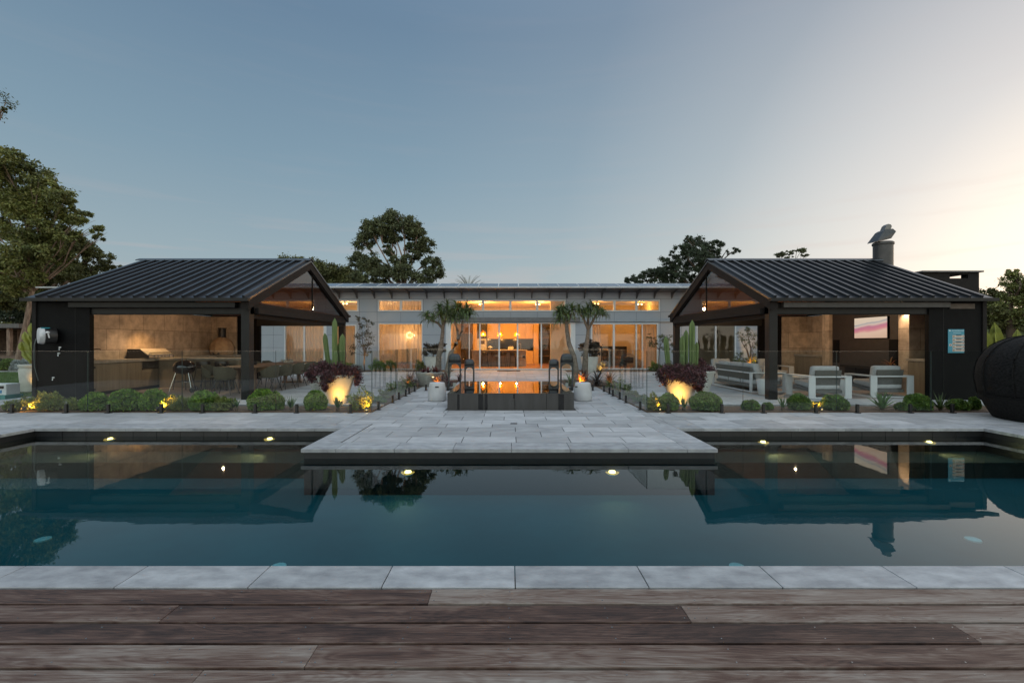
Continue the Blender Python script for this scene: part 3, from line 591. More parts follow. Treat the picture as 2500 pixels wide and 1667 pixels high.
# ================================================================ HOUSE
HY = 24.3; ZR = 4.14
house = thing('house', 'long grey panelled house with flat roof, clerestory windows and lit sliding doors', 'house', (0, HY, 0))
XL, XR = -23.5, 22.0
OPEN = [(-2.873, 3.001, 3.111, 3.737), (-7.02, -4.63, 3.111, 3.737), (-10.9, -8.05, 3.111, 3.737), (4.363, 8.046, 3.111, 3.737), (9.3, 12.6, 3.111, 3.737),
        (-6.99, -4.63, .30, 2.479), (-9.35, -8.16, .1, 2.42), (-12.0, -9.75, 0, 2.5), (-3.383, 3.523, 0, 2.54), (4.36, 7.95, .02, 2.50), (9.98, 12.1, 0, 2.5)]
def wallgrid(mb, x0, x1, z0, z1, ops, y0, y1):
    zs = sorted({z0, z1} | {v for o in ops for v in (o[2], o[3]) if z0 < v < z1})
    for za, zb_ in zip(zs, zs[1:]):
        zc = (za+zb_)/2; cuts = sorted([(o[0], o[1]) for o in ops if o[2] < zc < o[3]]); x = x0
        for a, b_ in cuts:
            if a > x: mb.box(x, a, y0, y1, za, zb_)
            x = b_
        if x < x1: mb.box(x, x1, y0, y1, za, zb_)
m = MB(); wallgrid(m, XL, XR, -.05, ZR, OPEN, HY, HY+.2); m.box(XL, XL+.2, HY+.2, HY+9, -.05, ZR); m.box(XR-.2, XR, HY+.2, HY+9, -.05, ZR); m.box(XL+.2, XR-.2, HY+8.8, HY+9, -.05, ZR)
wall = link('wall', m, M['facade'], house)
# panel joints, slightly proud cover strips
m = MB()
def clearof(x, z): return not any(o[0]-.02 < x < o[1]+.02 and o[2]-.02 < z < o[3]+.02 for o in OPEN)
def hj(z, x0=XL, x1=XR):
    x = x0
    while x < x1:
        if clearof(x+.1, z): m.box(x, x+.2, HY-.002, HY+.001, z-.006, z+.006)
        x += .2
for z in (3.78, 3.09, 2.545, 1.865, 1.19): hj(z)
for x in (-12.6, -11.2, -9.4, -8.0, -7.06, -5.8, -4.59, -3.45, -1.4, .06, 1.5, 3.06, 4.32, 5.6, 6.78, 8.07, 9.2, 10.6, 12.2, 13.4):
    for z0, z1 in ((2.55, 3.09), (3.10, 3.78), (0, .29), (.29, 1.19), (1.19, 1.86), (1.87, 2.54)):
        if clearof(x, (z0+z1)/2) and (z0 > 2 or x in (-7.06, -3.45, 3.6, 4.32, 8.07, 9.2, -12.6, -8.0)): m.box(x-.006, x+.006, HY-.002, HY+.001, z0, z1)
link('panel_joint', m, M['joint'], wall)
# roof slab with deep eaves and struts
m = MB(); m.prism([(23.0, 4.225), (23.0, 4.268), (HY+9.2, 4.268), (HY+9.2, 4.15), (HY, 4.145)], XL-.4, XR+.4); roof = link('roof', m, M['steel'], house)
m = MB(); m.box(XL-.42, XR+.42, 22.97, 23.0, 4.215, 4.275); link('fascia', m, mat('pale_fascia', (.50, .52, .54), .4), roof)
x = -22.1
while x < 21:
    m = MB(); m.prism([(HY-.001, 3.80), (HY-.05, 3.80), (HY-.32, 4.02), (23.15, 4.19), (23.15, 4.222), (HY-.001, 4.14)], x-.022, x+.022); link('eave_strut', m, M['steel'], house); x += .932
x = -12.9
for k in range(26):
    m = MB(); a = R(14.5); mt = Matrix.Translation((x+.5, 23.6, 4.425)) @ Matrix.Rotation(a, 4, 'X'); m.box(-.49, .49, -.55, .55, -.02, .02, mt=mt); sp_ = link('solar_panel', m, mat('solar_panel', (.10, .13, .19), .22, col2=(.09, .12, .17), scale=.8), roof)
    f = MB()
    for (a0, a1, b0, b1) in ((-.5, .5, -.57, -.55), (-.5, .5, .55, .57), (-.5, -.49, -.55, .55), (.49, .5, -.55, .55)): f.box(a0, a1, b0, b1, -.022, .024, mt=mt)
    link('panel_frame', f, M['white'], sp_)
    x += 1.03
# windows -----------------------------------------------------------
def window(x0, x1, z0, z1, mulls=(), fr=.07, y=HY, glass=True, name='window', wide=None, openp=None, sill=True, low=None):
    f = MB(); a, b_ = y-.03, y+.09; low = fr if low is None else low; wl, wr = wide or (fr, fr)
    f.box(x0, x0+wl, a, b_, z0, z1); f.box(x1-wr, x1, a, b_, z0, z1); f.box(x0+wl, x1-wr, a, b_, z1-fr, z1); f.box(x0+wl, x1-wr, a, b_, z0, z0+low)
    for mm in mulls: f.box(mm[0]-mm[1]/2, mm[0]+mm[1]/2, a+.005, b_-.005, z0+low, z1-fr)
    w_ = link(name, f, M['white'], house, bevel=.004)
    xs = [x0+wl]+[v for mm in mulls for v in (mm[0]-mm[1]/2, mm[0]+mm[1]/2)]+[x1-wr]
    for i in range(0, len(xs), 2):
        if openp is not None and i//2 == openp: continue
        q = MB(); q.box(xs[i], xs[i+1], y+.03, y+.036, z0+low, z1-fr); link('pane', q, M['window'], w_)
    return w_
window(-2.873, 3.001, 3.111, 3.737, ((-1.40, .12), (.055, .12), (1.485, .12)))
window(-7.02, -4.63, 3.111, 3.737, ((-5.79, .12),)); window(-10.9, -8.05, 3.111, 3.737, ((-9.5, .12),))
window(4.363, 8.046, 3.111, 3.737, ((5.607, .12), (6.785, .12))); window(9.3, 12.6, 3.111, 3.737, ((10.95, .12),))
window(-6.99, -4.63, .30, 2.479, (), fr=.04); window(-9.35, -8.16, .1, 2.42, ())
window(-12.0, -9.75, 0, 2.5, ((-10.95, .07),), wide=(.05, .16), name='sliding_door')
window(-3.383, 3.523, 0, 2.54, ((-2.14, .04), (-1.57, .07), (-.54, .08), (.44, .08), (1.71, .07)), wide=(.27, .26), openp=3, name='sliding_door', low=.07)
window(4.36, 7.95, .02, 2.50, ((5.58, .10), (6.78, .07), (7.10, .05)), name='sliding_door')
window(9.98, 12.1, 0, 2.5, ((11.02, .07),), name='sliding_door')
m = MB(); m.box(-3.6, 3.75, HY-.22, HY-.001, 2.56, 2.786); link('door_canopy', m, mat('canopy_grey', (.17, .17, .18), .5), house)
m = MB(); m.box(3.76, 14.5, HY-.10, HY-.001, 2.56, 2.60); link('shadow_lintel', m, mat('facade_pale', (.42, .45, .49), .5), house)
# rooms -------------------------------------------------------------
f = MB(); f.box(XL+.2, XR-.2, HY+.0, HY+8.8, -.05, .0); link('floor', f, M['floorw'], house)
f = MB(); f.box(XL+.2, XR-.2, HY+.2, HY+8.8, 3.86, 3.9); link('ceiling', f, M['plaster'], house)
f = MB()
for x in (-12.8, -7.62, -3.95, 4.12, 8.35, 13.4): f.box(x-.06, x+.06, HY+.2, HY+8.8, 0, 3.86)
f.box(-12.74, -4.01, HY+4.4, HY+4.5, 0, 3.86); f.box(4.18, 13.34, HY+4.6, HY+4.7, 0, 3.86); f.box(-3.89, 4.06, HY+7.55, HY+7.65, 0, 3.86)
f.box(2.36, 4.06, HY+1.9, HY+2.05, 0, 3.86)
link('interior_wall', f, M['plaster'], house)
# curtains
def curtain(x0, x1, z0, z1, y, label, part=False):
    n = int((x1-x0)/.022); vs = []; fs = []; ph = random.uniform(0, 6)
    for i in range(n+1):
        x = x0+(x1-x0)*i/n; yy = y+.022*math.sin(x*34+ph+1.1*math.sin(x*7))
        vs += [(x, yy, z0), (x, yy+.01*math.sin(x*50), z1)]
    for i in range(n): fs.append((i*2, i*2+2, i*2+3, i*2+1))
    o = link('curtain', MB().add(vs, fs), M['curtain'], None, smooth='all', fixn=False); return tag(o, label, 'curtain', 'sheer curtains in the house windows')
curtain(-7.1, -4.5, .2, 2.95, HY+.45, 'sheer curtain glowing behind the large window left of the aloe trees')
curtain(-9.6, -8.05, .02, 2.95, HY+.45, 'sheer curtain behind the narrow window next to the slender pink-tipped tree')
curtain(-12.2, -9.68, .02, 2.95, HY+.45, 'sheer curtain seen through the left pavilion behind the dining chairs')
curtain(4.4, 4.95, .02, 2.9, HY+.32, 'short pulled-back curtain at the left side of the bedroom door')
curtain(7.16, 7.92, .02, 2.9, HY+.32, 'pulled-back curtain at the right side of the bedroom door')
curtain(-7.2, -4.5, 3.05, 3.84, HY+.5, 'sheer curtain in the high window left of the kitchen clerestory')
# interior lamps: ceiling downlights
def ceil_light(x, y, label, p, col=WARM):
    root = thing('ceiling_light', label, 'lamp', (x, y, 3.72), 'ceiling lights of the house')
    q = MB(); q.lathe([(.075, 3.86), (.075, 3.74), (.068, 3.74)], (x, y, 0), 16); link('lamp_shade', q, M['white'], root)
    for sx_ in (-.1, .1):
        q = MB(); q.lathe([(.035, 3.75), (.035, 3.71), (.02, 3.69)], (x+sx_, y, 0), 12); link('bulb', q, emit('bulb_glow', (1, .60, .22), 14), root)
    light(root, (x, y, 3.45), p, .08, col=col)
for x, y, p, l in ((-1.66, 27, 190, 'twin ceiling light behind the left half of the kitchen clerestory'), (1.68, 27, 190, 'twin ceiling light behind the right half of the kitchen clerestory'),
                   (5.1, 26.6, 46, 'twin ceiling light behind the left pane of the bedroom clerestory'), (7.75, 27, 30, 'twin ceiling light behind the right pane of the bedroom clerestory'),
                   (-7.0, 26.6, 62, 'twin ceiling light behind the high window left of the kitchen'), (-9.6, 26.6, 60, 'twin ceiling light behind the high window above the pink-tipped tree')):
    ceil_light(x, y, l, p, (1, .58, .27) if x < -5 else WARM)
ch = thing('chandelier', 'small ring chandelier glowing behind the large left window', 'chandelier', (-5.5, HY+.8, 1.86))
q = MB(); q.tube([(-5.5, HY+.8, 3.8), (-5.5, HY+.8, 1.95)], .008, 6); link('cord', q, M['legm'], ch)
for k in range(9):
    a = 2*PI*k/9; q = MB(); q.ball((-5.5+.17*math.cos(a)+(.1 if k == 0 else 0), HY+.8, 1.86+.15*math.sin(a)), .032, 10, 6); link('bulb', q, emit('chandelier_bulb', (1, .60, .24), 45), ch)
light(ch, (-5.5, HY+1.5, 1.9), 22, .15)
# kitchen -----------------------------------------------------------
def piece(name, label, cat, boxes, m_, group=None, loc=None, bevel=.004):
    q = MB(); [q.box(*b_) for b_ in boxes]; b0 = boxes[0]; loc = loc or ((b0[0]+b0[1])/2, (b0[2]+b0[3])/2, min(b_[4] for b_ in boxes))
    r_ = thing(name, label, cat, loc, group); return r_, q
KB = HY+7.5
r_ = thing('kitchen_cabinet', 'wall of warm wooden kitchen cabinets behind the island', 'cabinet', (0, KB-.3, 0))
for i in range(6):
    a = -1.53+i*.53; q = MB(); q.box(a+.004, a+.526, KB-.38, KB-.01, 1.72, 3.3); link('cabinet_door', q, M['cabinet'], r_, bevel=.003)
q = MB(); q.box(-1.53, 1.64, KB-.65, KB-.01, 0, .9); link('base_cabinet', q, M['cabinet'], r_)
q = MB(); q.box(-1.53, 1.64, KB-.03, KB-.005, .95, 1.72); link('splashback', q, mat('black_glass', (.012, .012, .012), .12), r_)
q = MB(); q.box(-1.53, 1.64, KB-.67, KB-.01, .9, .945); link('worktop', q, M['darkcab'], r_)
q = MB(); q.box(1.66, 2.0, KB-.66, KB-.01, 0, 3.3); link('side_panel', q, M['cabinet'], r_)
r_ = thing('wall_oven', 'white built-in wall oven with dark window left of the kitchen worktop', 'oven', (-1.88, KB-.4, 1.1))
q = MB(); q.box(-2.2, -1.57, KB-.66, KB-.01, .95, 1.72); link('body', q, M['white'], r_, bevel=.004); q = MB(); q.box(-2.08, -1.69, KB-.668, KB-.661, 1.35, 1.6); link('oven_window', q, M['darkcab'], r_)
q = MB(); q.box(-2.1, -1.67, KB-.69, KB-.665, 1.24, 1.26); link('handle', q, M['inox'], r_)
r_ = thing('tall_cabinet', 'tall dark cabinet column around the wall oven', 'cabinet', (-1.88, KB-.4, 0)); q = MB(); q.box(-2.2, -1.57, KB-.65, KB-.01, 1.725, 3.3); q.box(-2.2, -1.57, KB-.65, KB-.01, 0, .945); link('body', q, M['darkcab'], r_); q = MB(); q.box(-2.5, -2.21, KB-.65, KB-.01, 0, 3.3); link('side_panel', q, M['cabinet'], r_)
r_ = thing('refrigerator', 'dark two-door refrigerator at the left end of the kitchen', 'refrigerator', (-3.0, KB-.5, 0))
for a, b_ in ((-3.3, -2.93), (-2.92, -2.52)): q = MB(); q.box(a, b_, KB-.85, KB-.01, 0, 2.05); link('door', q, M['darkcab'], r_, bevel=.004)
q = MB(); q.box(-3.3, -2.52, KB-.7, KB-.01, 2.06, 3.3); link('top_cabinet', q, mat('brown_cabinet', (.13, .075, .05), .5), r_)
q = MB(); q.box(-2.95, -2.94, KB-.88, KB-.86, .7, 1.5); link('handle', q, M['inox'], r_)
r_ = thing('shelf_unit', 'tall dark open shelves at the right end of the kitchen', 'shelf', (2.4, KB-.5, 0))
q = MB(); q.box(2.02, 3.3, KB-.06, KB-.01, 0, 3.3); link('back_panel', q, M['darkcab'], r_)
for z in (.02, .5, .95, 1.35, 1.75, 2.15, 2.55): q = MB(); q.box(2.02, 3.3, KB-.5, KB-.065, z, z+.03); link('shelf', q, mat('brown_cabinet', (.13, .075, .05), .5), r_)
r_ = thing('kitchen_island', 'stone kitchen island with overhanging top and bar stools in front', 'kitchen island', (-.6, 28.2, 0))
q = MB(); q.box(-2.3, 1.08, 27.55, 28.75, .965, 1.02); link('worktop', q, mat('pale_stone', (.55, .48, .40), .35, col2=(.42, .36, .3), scale=4), r_, bevel=.004)
q = MB(); q.box(-2.26, -1.72, 27.7, 28.7, 0, .963); q.box(.50, 1.02, 27.7, 28.7, 0, .963); q.box(-1.72, .50, 28.15, 28.7, 0, .963); link('base', q, M['stone'], r_)
q = MB(); q.box(.80, .98, 27.69, 27.698, .52, .66); link('outlet', q, M['darkcab'], r_)
q = MB(); q.tube([(.72, 28.5, 1.02), (.72, 28.5, 1.36), (.66, 28.45, 1.40), (.56, 28.4, 1.36), (.56, 28.4, 1.30)], .014, 8); link('tap', q, M['inox'], r_, smooth=True)
def bar_stool():
    r_ = thing('bar_stool', 'dark wire-framed bar stool at the left end of the kitchen island', 'bar stool', (0, 0, 0), 'bar stools at the kitchen island')
    q = MB(); q.lathe([(.02, .66), (.19, .66), (.20, .69), (.19, .71), (.02, .715)], n=20); link('seat', q, M['darkcab'], r_, smooth=True)
    q = MB(); q.lathe([(.185, .71), (.20, .86), (.19, .865), (.175, .71)], n=24, cap=False)
    q.f = [f for f in q.f if sum(q.v[i][1] for i in f)/len(f) < .06]; q.mi = q.mi[:len(q.f)]; link('backrest', q, M['darkcab'], r_, smooth=True)
    for sx_ in (-1, 1):
        for sy_ in (-1, 1): q = MB(); q.tube([(sx_*.13, sy_*.13, .66), (sx_*.2, sy_*.2, 0)], .011, 6); link('leg', q, M['legm'], r_)
    q = MB(); pts = [(-.178, -.178, .25), (.178, -.178, .25), (.178, .178, .25), (-.178, .178, .25), (-.178, -.178, .25)]; [q.tube([pts[i], pts[i+1]], .008, 6) for i in range(4)]; link('footrest', q, M['legm'], r_)
    return r_
s0 = bar_stool(); s0.location = (-1.47, 27.45, 0)
dup(s0, (-.91, 27.4, 0), .2, 'second bar stool from the left at the kitchen island'); dup(s0, (-.36, 27.45, 0), -.3, 'third bar stool from the left at the kitchen island'); dup(s0, (.22, 27.45, 0), .1, 'rightmost bar stool at the kitchen island')
for i, (x, l) in enumerate(((-1.62, 'amber glass pendant above the left part of the kitchen island'), (-.58, 'amber glass pendant above the middle of the kitchen island'), (.47, 'amber glass pendant above the right part of the kitchen island'))):
    r_ = thing('glass_pendant', l, 'pendant lamp', (x, 28.2, 1.85), 'amber pendants over the kitchen island')
    q = MB(); q.tube([(x, 28.2, 3.86), (x, 28.2, 2.2)], .006, 6); link('cord', q, M['legm'], r_)
    q = MB(); q.lathe([(.17, 1.86), (.185, 1.93), (.15, 2.06), (.07, 2.17), (.04, 2.24)], (x, 28.2, 0), 24, cap=False); link('lamp_shade', q, glassmat('amber_glass%d' % i, (1, .72, .35), 1.5, diff=((.8, .45, .12), .25)), r_, smooth=True)
    q = MB(); q.ball((x, 28.2, 1.98), .05, 12, 8); link('bulb', q, emit('pendant_bulb', (1, .62, .22), 25), r_)
    light(r_, (x, 28.2, 1.80), 50, .05)
r_ = thing('cake_stand', 'pale cake stand on the left of the island worktop', 'cake stand', (-1.2, 28.2, 1.02)); q = MB(); q.lathe([(.08, 0), (.02, .02), (.02, .1), (.17, .12), (.17, .14), (.09, .15), (.09, .2), (.05, .2), (.05, .25)], (-1.2, 28.2, 1.021), 20); link('stand', q, M['potw'], r_, smooth=True)
r_ = thing('bottle_tray', 'cluster of pale bottles in the middle of the island worktop', 'bottles', (.1, 28.2, 1.02))
for k in range(4): q = MB(); q.lathe([(.04, 0), (.04, .12), (.015, .17), (.015, .2+.02*(k % 2))], (-.04+.085*k, 28.15+.05*(k % 2), 1.021), 12); link('bottle', q, M['potw'], r_, smooth=True)
# bedroom and far rooms
r_ = thing('headboard', 'dark upholstered headboard and bed in the lit room right of the kitchen', 'bed', (6.3, HY+4.3, 0)); q = MB(); q.box(5.3, 7.4, HY+4.35, HY+4.55, 0, 1.22); link('headboard_panel', q, M['darkcab'], r_, bevel=.02); q = MB(); q.box(5.4, 7.3, HY+2.4, HY+4.34, .25, .6); link('mattress', q, mat('dark_bedding', (.06, .045, .04), .9), r_, bevel=.05)
r_ = thing('door_frame', 'dark doorway in the orange wall right of the kitchen', 'doorway', (4.9, HY+4.5, 0)); q = MB(); q.box(4.45, 5.22, HY+4.55, HY+4.595, 0, 2.2); link('door', q, mat('dark_door', (.07, .06, .045), .5), r_); q = MB(); q.box(4.38, 4.445, HY+4.53, HY+4.598, 0, 2.26); q.box(5.225, 5.29, HY+4.53, HY+4.598, 0, 2.26); q.box(4.445, 5.225, HY+4.53, HY+4.598, 2.202, 2.26); link('frame', q, M['white'], r_)  # door panel in plain dark brown
q = MB(); q.box(4.36, 7.9, HY+.3, HY+.5, 2.52, 2.62); tag(link('pelmet', q, M['plaster']), 'lit pelmet above the bedroom sliding door', 'pelmet')
q = MB(); q.box(-.62, .56, 23.0, 23.6, .001, .022); tag(link('doormat', q, mat('coir', (.11, .07, .045), .95, bump=.8, bscale=150), bevel=.005), 'brown doormat in front of the open kitchen door', 'doormat')

# ================================================================ GLASS POOL FENCES
def fence(s, label):
    root = thing('glass_fence', label, 'fence', (s*2.85, 9.39, 0)); X = lambda a: s*a
    def pane(x0, y0, x1, y1):
        q = MB(); d_ = Vector((x1-x0, y1-y0, 0)); L_ = d_.length; a = math.atan2(d_.y, d_.x); mt = Matrix.Translation((x0, y0, 0)) @ Matrix.Rotation(a, 4, 'Z')
        q.box(.006, L_-.006, -.006, .006, .055, 1.28, mt=mt); q.mi = [1, 1, 0, 0, 1, 1]; link('glass_panel', q, [M['fence_glass'], M['glass_edge']], root)
        for t in (.22, .78):
            c_ = Vector((x0, y0, 0))+d_*t; q = MB(); q.box(-.026, .026, -.026, .026, .012, .185); q.box(-.05, .05, -.05, .05, -.002, .012)
            q.v = [tuple((Matrix.Translation(c_) @ Matrix.Rotation(a, 4, 'Z')) @ Vector(v)) for v in q.v]; link('spigot', q, M['legm'], root, bevel=.006)
    xs = [2.84, 4.82, 6.75, 8.70, 10.70, 12.7, 14.7]
    for a, b_ in zip(xs, xs[1:]): pane(X(a), 9.39, X(b_), 9.39)
    ys_ = [9.40, 11.4, 12.6, 13.75]
    for a, b_ in zip(ys_, ys_[1:]): pane(X(2.84), a, X(2.80), b_)
    pane(X(2.78), 13.78, X(1.62), 13.78)
fence(-1, 'frameless glass pool fence on black spigots along the left terrace')
fence(1, 'frameless glass pool fence on black spigots along the right terrace')

# ================================================================ RAISED SPA
r_ = thing('spa', 'raised dark tiled spa with mirror-still water between two white stools', 'spa', (.03, 11.35, 0))
x0, x1, y0, y1 = SPA; q = MB(); n_ = 5; xs = [x0+.02+(x1-x0-.04)*i/n_ for i in range(n_+1)]
xs = [x0+.02, -1.08, -.55, .115, .80, x1-.02]
for a, b_ in zip(xs, xs[1:]): q.box(a+.003, b_-.003, y0+.02, y0+.05, -.04, .357)
ysp = [y0+.05+(y1-y0-.1)*i/4 for i in range(5)]
for a, b_ in zip(ysp, ysp[1:]): q.box(x0+.02, x0+.05, a+.003, b_-.003, -.04, .357); q.box(x1-.05, x1-.02, a+.003, b_-.003, -.04, .357)
q.box(x0+.02, x1-.02, y1-.05, y1-.02, -.04, .357); link('wall', q, M['spa'], r_, bevel=.004)
q = MB(); q.box(x0+.055, x1-.055, y0+.055, y1-.055, -.05, .30); link('basin', q, M['pooltile'], r_)
q = MB(); q.add([(x0+.021, y0+.021, .361), (x1-.021, y0+.021, .361), (x1-.021, y1-.021, .361), (x0+.021, y1-.021, .361)], [(0, 1, 2, 3)]); link('water', q, M['spawater'], r_)
q = MB(); q.box(x0-.02, x1+.02, y0-.03, y1+.02, -.05, -.02); link('overflow_channel', q, M['pooltile'], r_)
q = MB()
for xx, w_, h in ((-1.10, .05, .0), (-.62, .10, .0), (-.50, .06, .0), (.10, .035, .25), (1.12, .12, 0)): q.box(xx-w_/2, xx+w_/2, y0+.016, y0+.0195, h, .34)
link('wet_streak', q, mat('wet_tile', (.010, .009, .009), .15), r_)
q = MB(); q.lathe([(.05, 0), (.13, .03), (.10, .08), (.03, .13), (.02, .18), (.0, .2)], (-.33, 13.12, 0), 14); tag(link('garden_ornament', q, M['legm'], smooth=True), 'small dark pointed ornament behind the far edge of the spa', 'ornament')
# skimmer cover in the jetty paving and pool fittings
q = MB(); q.box(.02, .14, 8.1, 8.22, .001, .006); tag(link('drain_cover', q, M['steel']), 'small dark square drain cover set in the jetty paving', 'drain cover')
for x, l in ((-1.39, 'glowing underwater light under the left half of the jetty'), (1.41, 'glowing underwater light under the right half of the jetty'), (-6.78, 'glowing underwater light at the far left pool wall'), (-4.07, 'glowing underwater light on the back wall left of the jetty'), (4.31, 'glowing underwater light on the back wall right of the jetty'), (7.13, 'glowing underwater light at the far right pool wall')):
    jet = abs(x) < 2; yw = 6.25 if jet else 7.74; z = -.33 if jet else (-.19 if x < 0 else -.245)
    r_ = thing('pool_light', l, 'pool light', (x, yw, z), 'underwater pool lights')
    mt = Matrix.Translation((x, yw, z)) @ Matrix.Rotation(R(14), 4, 'X')
    q = MB(); q.lathe([(.098, -.012), (.098, .010), (.094, .014)], (0, 0, 0), 24, mt=mt, cap=False); link('rim', q, M['inox'], r_, smooth=True)
    q = MB(); q.lathe([(.045, .0), (.045, .02), (.03, .03)], (0, 0, 0), 24, mt=mt); link('lens', q, emit('pool_lens', (1, .55, .18), 11), r_)
    q = MB(); q.lathe([(.095, .004), (.095, .012), (.058, .016)], (0, 0, 0), 24, mt=mt, cap=False); link('halo_ring', q, emit('pool_halo', (1, .42, .08), .9), r_)  # glowing ring added to give the lens an orange halo
    light(r_, (x, yw-.10, z+.02), 4.0 if jet else 22, .02, col=(1, .66, .28), kind='SPOT', aim=(x*1.0+(.9 if x > 0 else -.9)*(0 if jet else 1), yw-1.4, z-.30), spot=130, blend=1)
for x, y, l in ((-4.94, 4.82, 'pale round fitting on the pool floor at far left'), (4.91, 4.82, 'pale round fitting on the pool floor at far right'), (-2.15, 4.235, 'pale round fitting on the pool floor left of centre'), (2.12, 4.235, 'pale round fitting on the pool floor right of centre')):
    q = MB(); q.lathe([(.0, -.615), (.045, -.616), (.068, -.625), (.072, -.639)], (x, y, 0), 24); tag(link('pool_inlet', q, mat('pale_plastic', (.62, .82, .85), .4), smooth=True), l, 'pool fitting', 'floor fittings of the pool')

# ================================================================ STOOLS AND LANTERNS
def stool(x, y, label):
    r_ = thing('drum_stool', label, 'stool', (x, y, 0), 'white drum stools beside the spa')
    q = MB(); q.lathe([(.17, 0), (.215, .012), (.232, .05), (.228, .15), (.205, .34), (.192, .43), (.185, .448), (.165, .455), (.05, .457)], (x, y, 0), 48); link('body', q, M['conc'], r_, smooth=True)
    q = MB(); mt = Matrix.Translation((x, y, 0)) @ Matrix.Rotation(R(8 if x < 0 else -62), 4, 'Z'); q.box(-.045, .045, -.2155, -.14, .345, .375, mt=mt); link('handle_slot', q, M['legm'], r_, bevel=.008)
stool(-1.81, 11.4, 'white tapered drum stool to the left of the spa'); stool(1.84, 11.4, 'white tapered drum stool to the right of the spa')
def lantern(x, y, w_, h, label, rz):
    r_ = thing('lantern', label, 'lantern', (x, y, 0), 'tall grey metal lanterns behind the spa'); rt = Matrix.Translation((x, y, 0)) @ Matrix.Rotation(rz, 4, 'Z'); hw = w_/2; t = .022; zt = h-.26*w_/.4
    # four walls with tall arched openings
    oh = hw-.045; za = zt-.06-oh+oh
    q = MB()
    for k in range(4):
        mt = rt @ Matrix.Rotation(k*PI/2, 4, 'Z'); arc = [(oh*math.cos(a), zt-.05-oh*.0+oh*.9*math.sin(a)-oh*.9) for a in [PI*i/10 for i in range(11)]]
        zs0 = zt-.05-oh*.9
        arc = [(oh*math.cos(PI*i/10), zs0+oh*.9*math.sin(PI*i/10)) for i in range(11)]
        q.box(-hw, -oh, -hw, -hw+t, .0, zs0, mt=mt); q.box(oh, hw-t-.001, -hw, -hw+t, .0, zs0, mt=mt)
        for (xa, z_a), (xb, z_b) in zip(arc, arc[1:]):
            vs = [mt @ Vector(v) for v in ((xa, -hw, z_a), (xb, -hw, z_b), (xb, -hw, zt), (xa, -hw, zt), (xa, -hw+t, z_a), (xb, -hw+t, z_b), (xb, -hw+t, zt), (xa, -hw+t, zt))]
            q.add(vs, [(0, 1, 2, 3), (7, 6, 5, 4), (0, 4, 5, 1), (3, 2, 6, 7)])
        for a_, b_ in ((-hw, -oh), (oh, hw)): q.box(a_, b_, -hw, -hw+t, zs0, zt, mt=mt) if a_ < 0 else q.box(a_, b_-t-.001, -hw, -hw+t, zs0, zt, mt=mt)
    link('frame', q, M['lantern'], r_)
    q = MB(); R_ = hw*.98; hd = h-zt
    q.lathe([(R_, 0), (R_*1.0, hd*.35), (R_*.95, hd*.6), (R_*.82, hd*.82), (R_*.6, hd*.95), (R_*.2, hd)], (0, 0, 0), 40, mt=rt @ Matrix.Translation((0, 0, zt)), sq=5, cap=True); link('hood', q, M['lantern'], r_, smooth='all')
    q = MB(); q.box(-hw+.001, hw-.001, -hw+.001, hw-.001, .0, .03, mt=rt @ Matrix.Translation((0, 0, .01))); link('base', q, M['lantern'], r_, bevel=.004)
    q = MB(); q.lathe([(.05, .045), (.05, .2), (.01, .2)], (x, y, 0), 16); link('candle', q, M['potw'], r_)
lantern(-1.70, 14.12, .40, 1.11, 'larger arched metal lantern left of the spa', .12)
lantern(-1.27, 14.45, .32, .93, 'smaller arched metal lantern behind the left end of the spa', .1)
lantern(1.78, 14.12, .40, 1.11, 'larger arched metal lantern right of the spa', -.12)
lantern(1.41, 14.45, .32, .93, 'smaller arched metal lantern behind the right end of the spa', -.1)

# ================================================================ LOUNGE FURNITURE
def lounge(w_, label, cat, name, group, ncush=1, d=1.0):
    r_ = thing(name, label, cat, (0, 0, 0), group); bw = .17 if w_ < 1.5 else .12; hw = w_/2; t = .035
    for s in (-1, 1):
        q = MB(); a, b_ = (s*hw, s*(hw-bw)); q.box(a, b_, -d/2, -d/2+t, .0, .55); q.box(a, b_, d/2-t, d/2, .0, .55); q.box(a, b_, -d/2, d/2, .551, .551+t); q.box(a, b_, -d/2+t+.001, d/2-t-.001, .0, t); link('arm_frame', q, M['wht'], r_, bevel=.004)
    q = MB(); q.box(-hw+bw, hw-bw, -d/2, -d/2+t, .545, .58); q.box(-hw+bw, hw-bw, -d/2, -d/2+t, 0, .035); q.box(-hw+bw, hw-bw, d/2-t-.02, d/2-t, .10, .16); link('rear_frame', q, M['wht'], r_, bevel=.004)
    q = MB(); q.prism([(-d/2+.17, .12), (-d/2+.21, .12), (-d/2+.10, .73), (-d/2+.05, .73)], -hw+bw+.05, hw-bw-.05); link('back_panel', q, M['rope'], r_, bevel=.008)
    q = MB(); q.prism([(-d/2+.1, .13), (d/2-.05, .22), (d/2-.05, .30), (-d/2+.1, .21)], -hw+bw+.01, hw-bw-.01); link('seat_frame', q, M['rope'], r_)
    iw = (w_-2*bw-.04)/ncush
    for k in range(ncush):
        a = -hw+bw+.02+k*iw
        q = MB(); q.prism([(-d/2+.12, .215), (d/2-.04, .305), (d/2-.03, .44), (-d/2+.12, .36)], a+.01, a+iw-.01); o = link('seat_cushion', q, M['cushion'], r_, bevel=.045, smooth='all')
        q = MB(); q.prism([(-d/2+.22, .37), (-d/2+.40, .39), (-d/2+.32, .84), (-d/2+.12, .83)], a+.015, a+iw-.015); link('back_cushion', q, M['cushion'], r_, bevel=.06, smooth='all')
        q = MB(); q.prism([(-d/2+.41, .41), (-d/2+.51, .42), (-d/2+.45, .72), (-d/2+.34, .72)], a+.12, a+iw-.12); link('scatter_cushion', q, M['cushion'], r_, bevel=.045, smooth='all')
    return r_
gL = 'white framed lounge seats in the right pavilion'
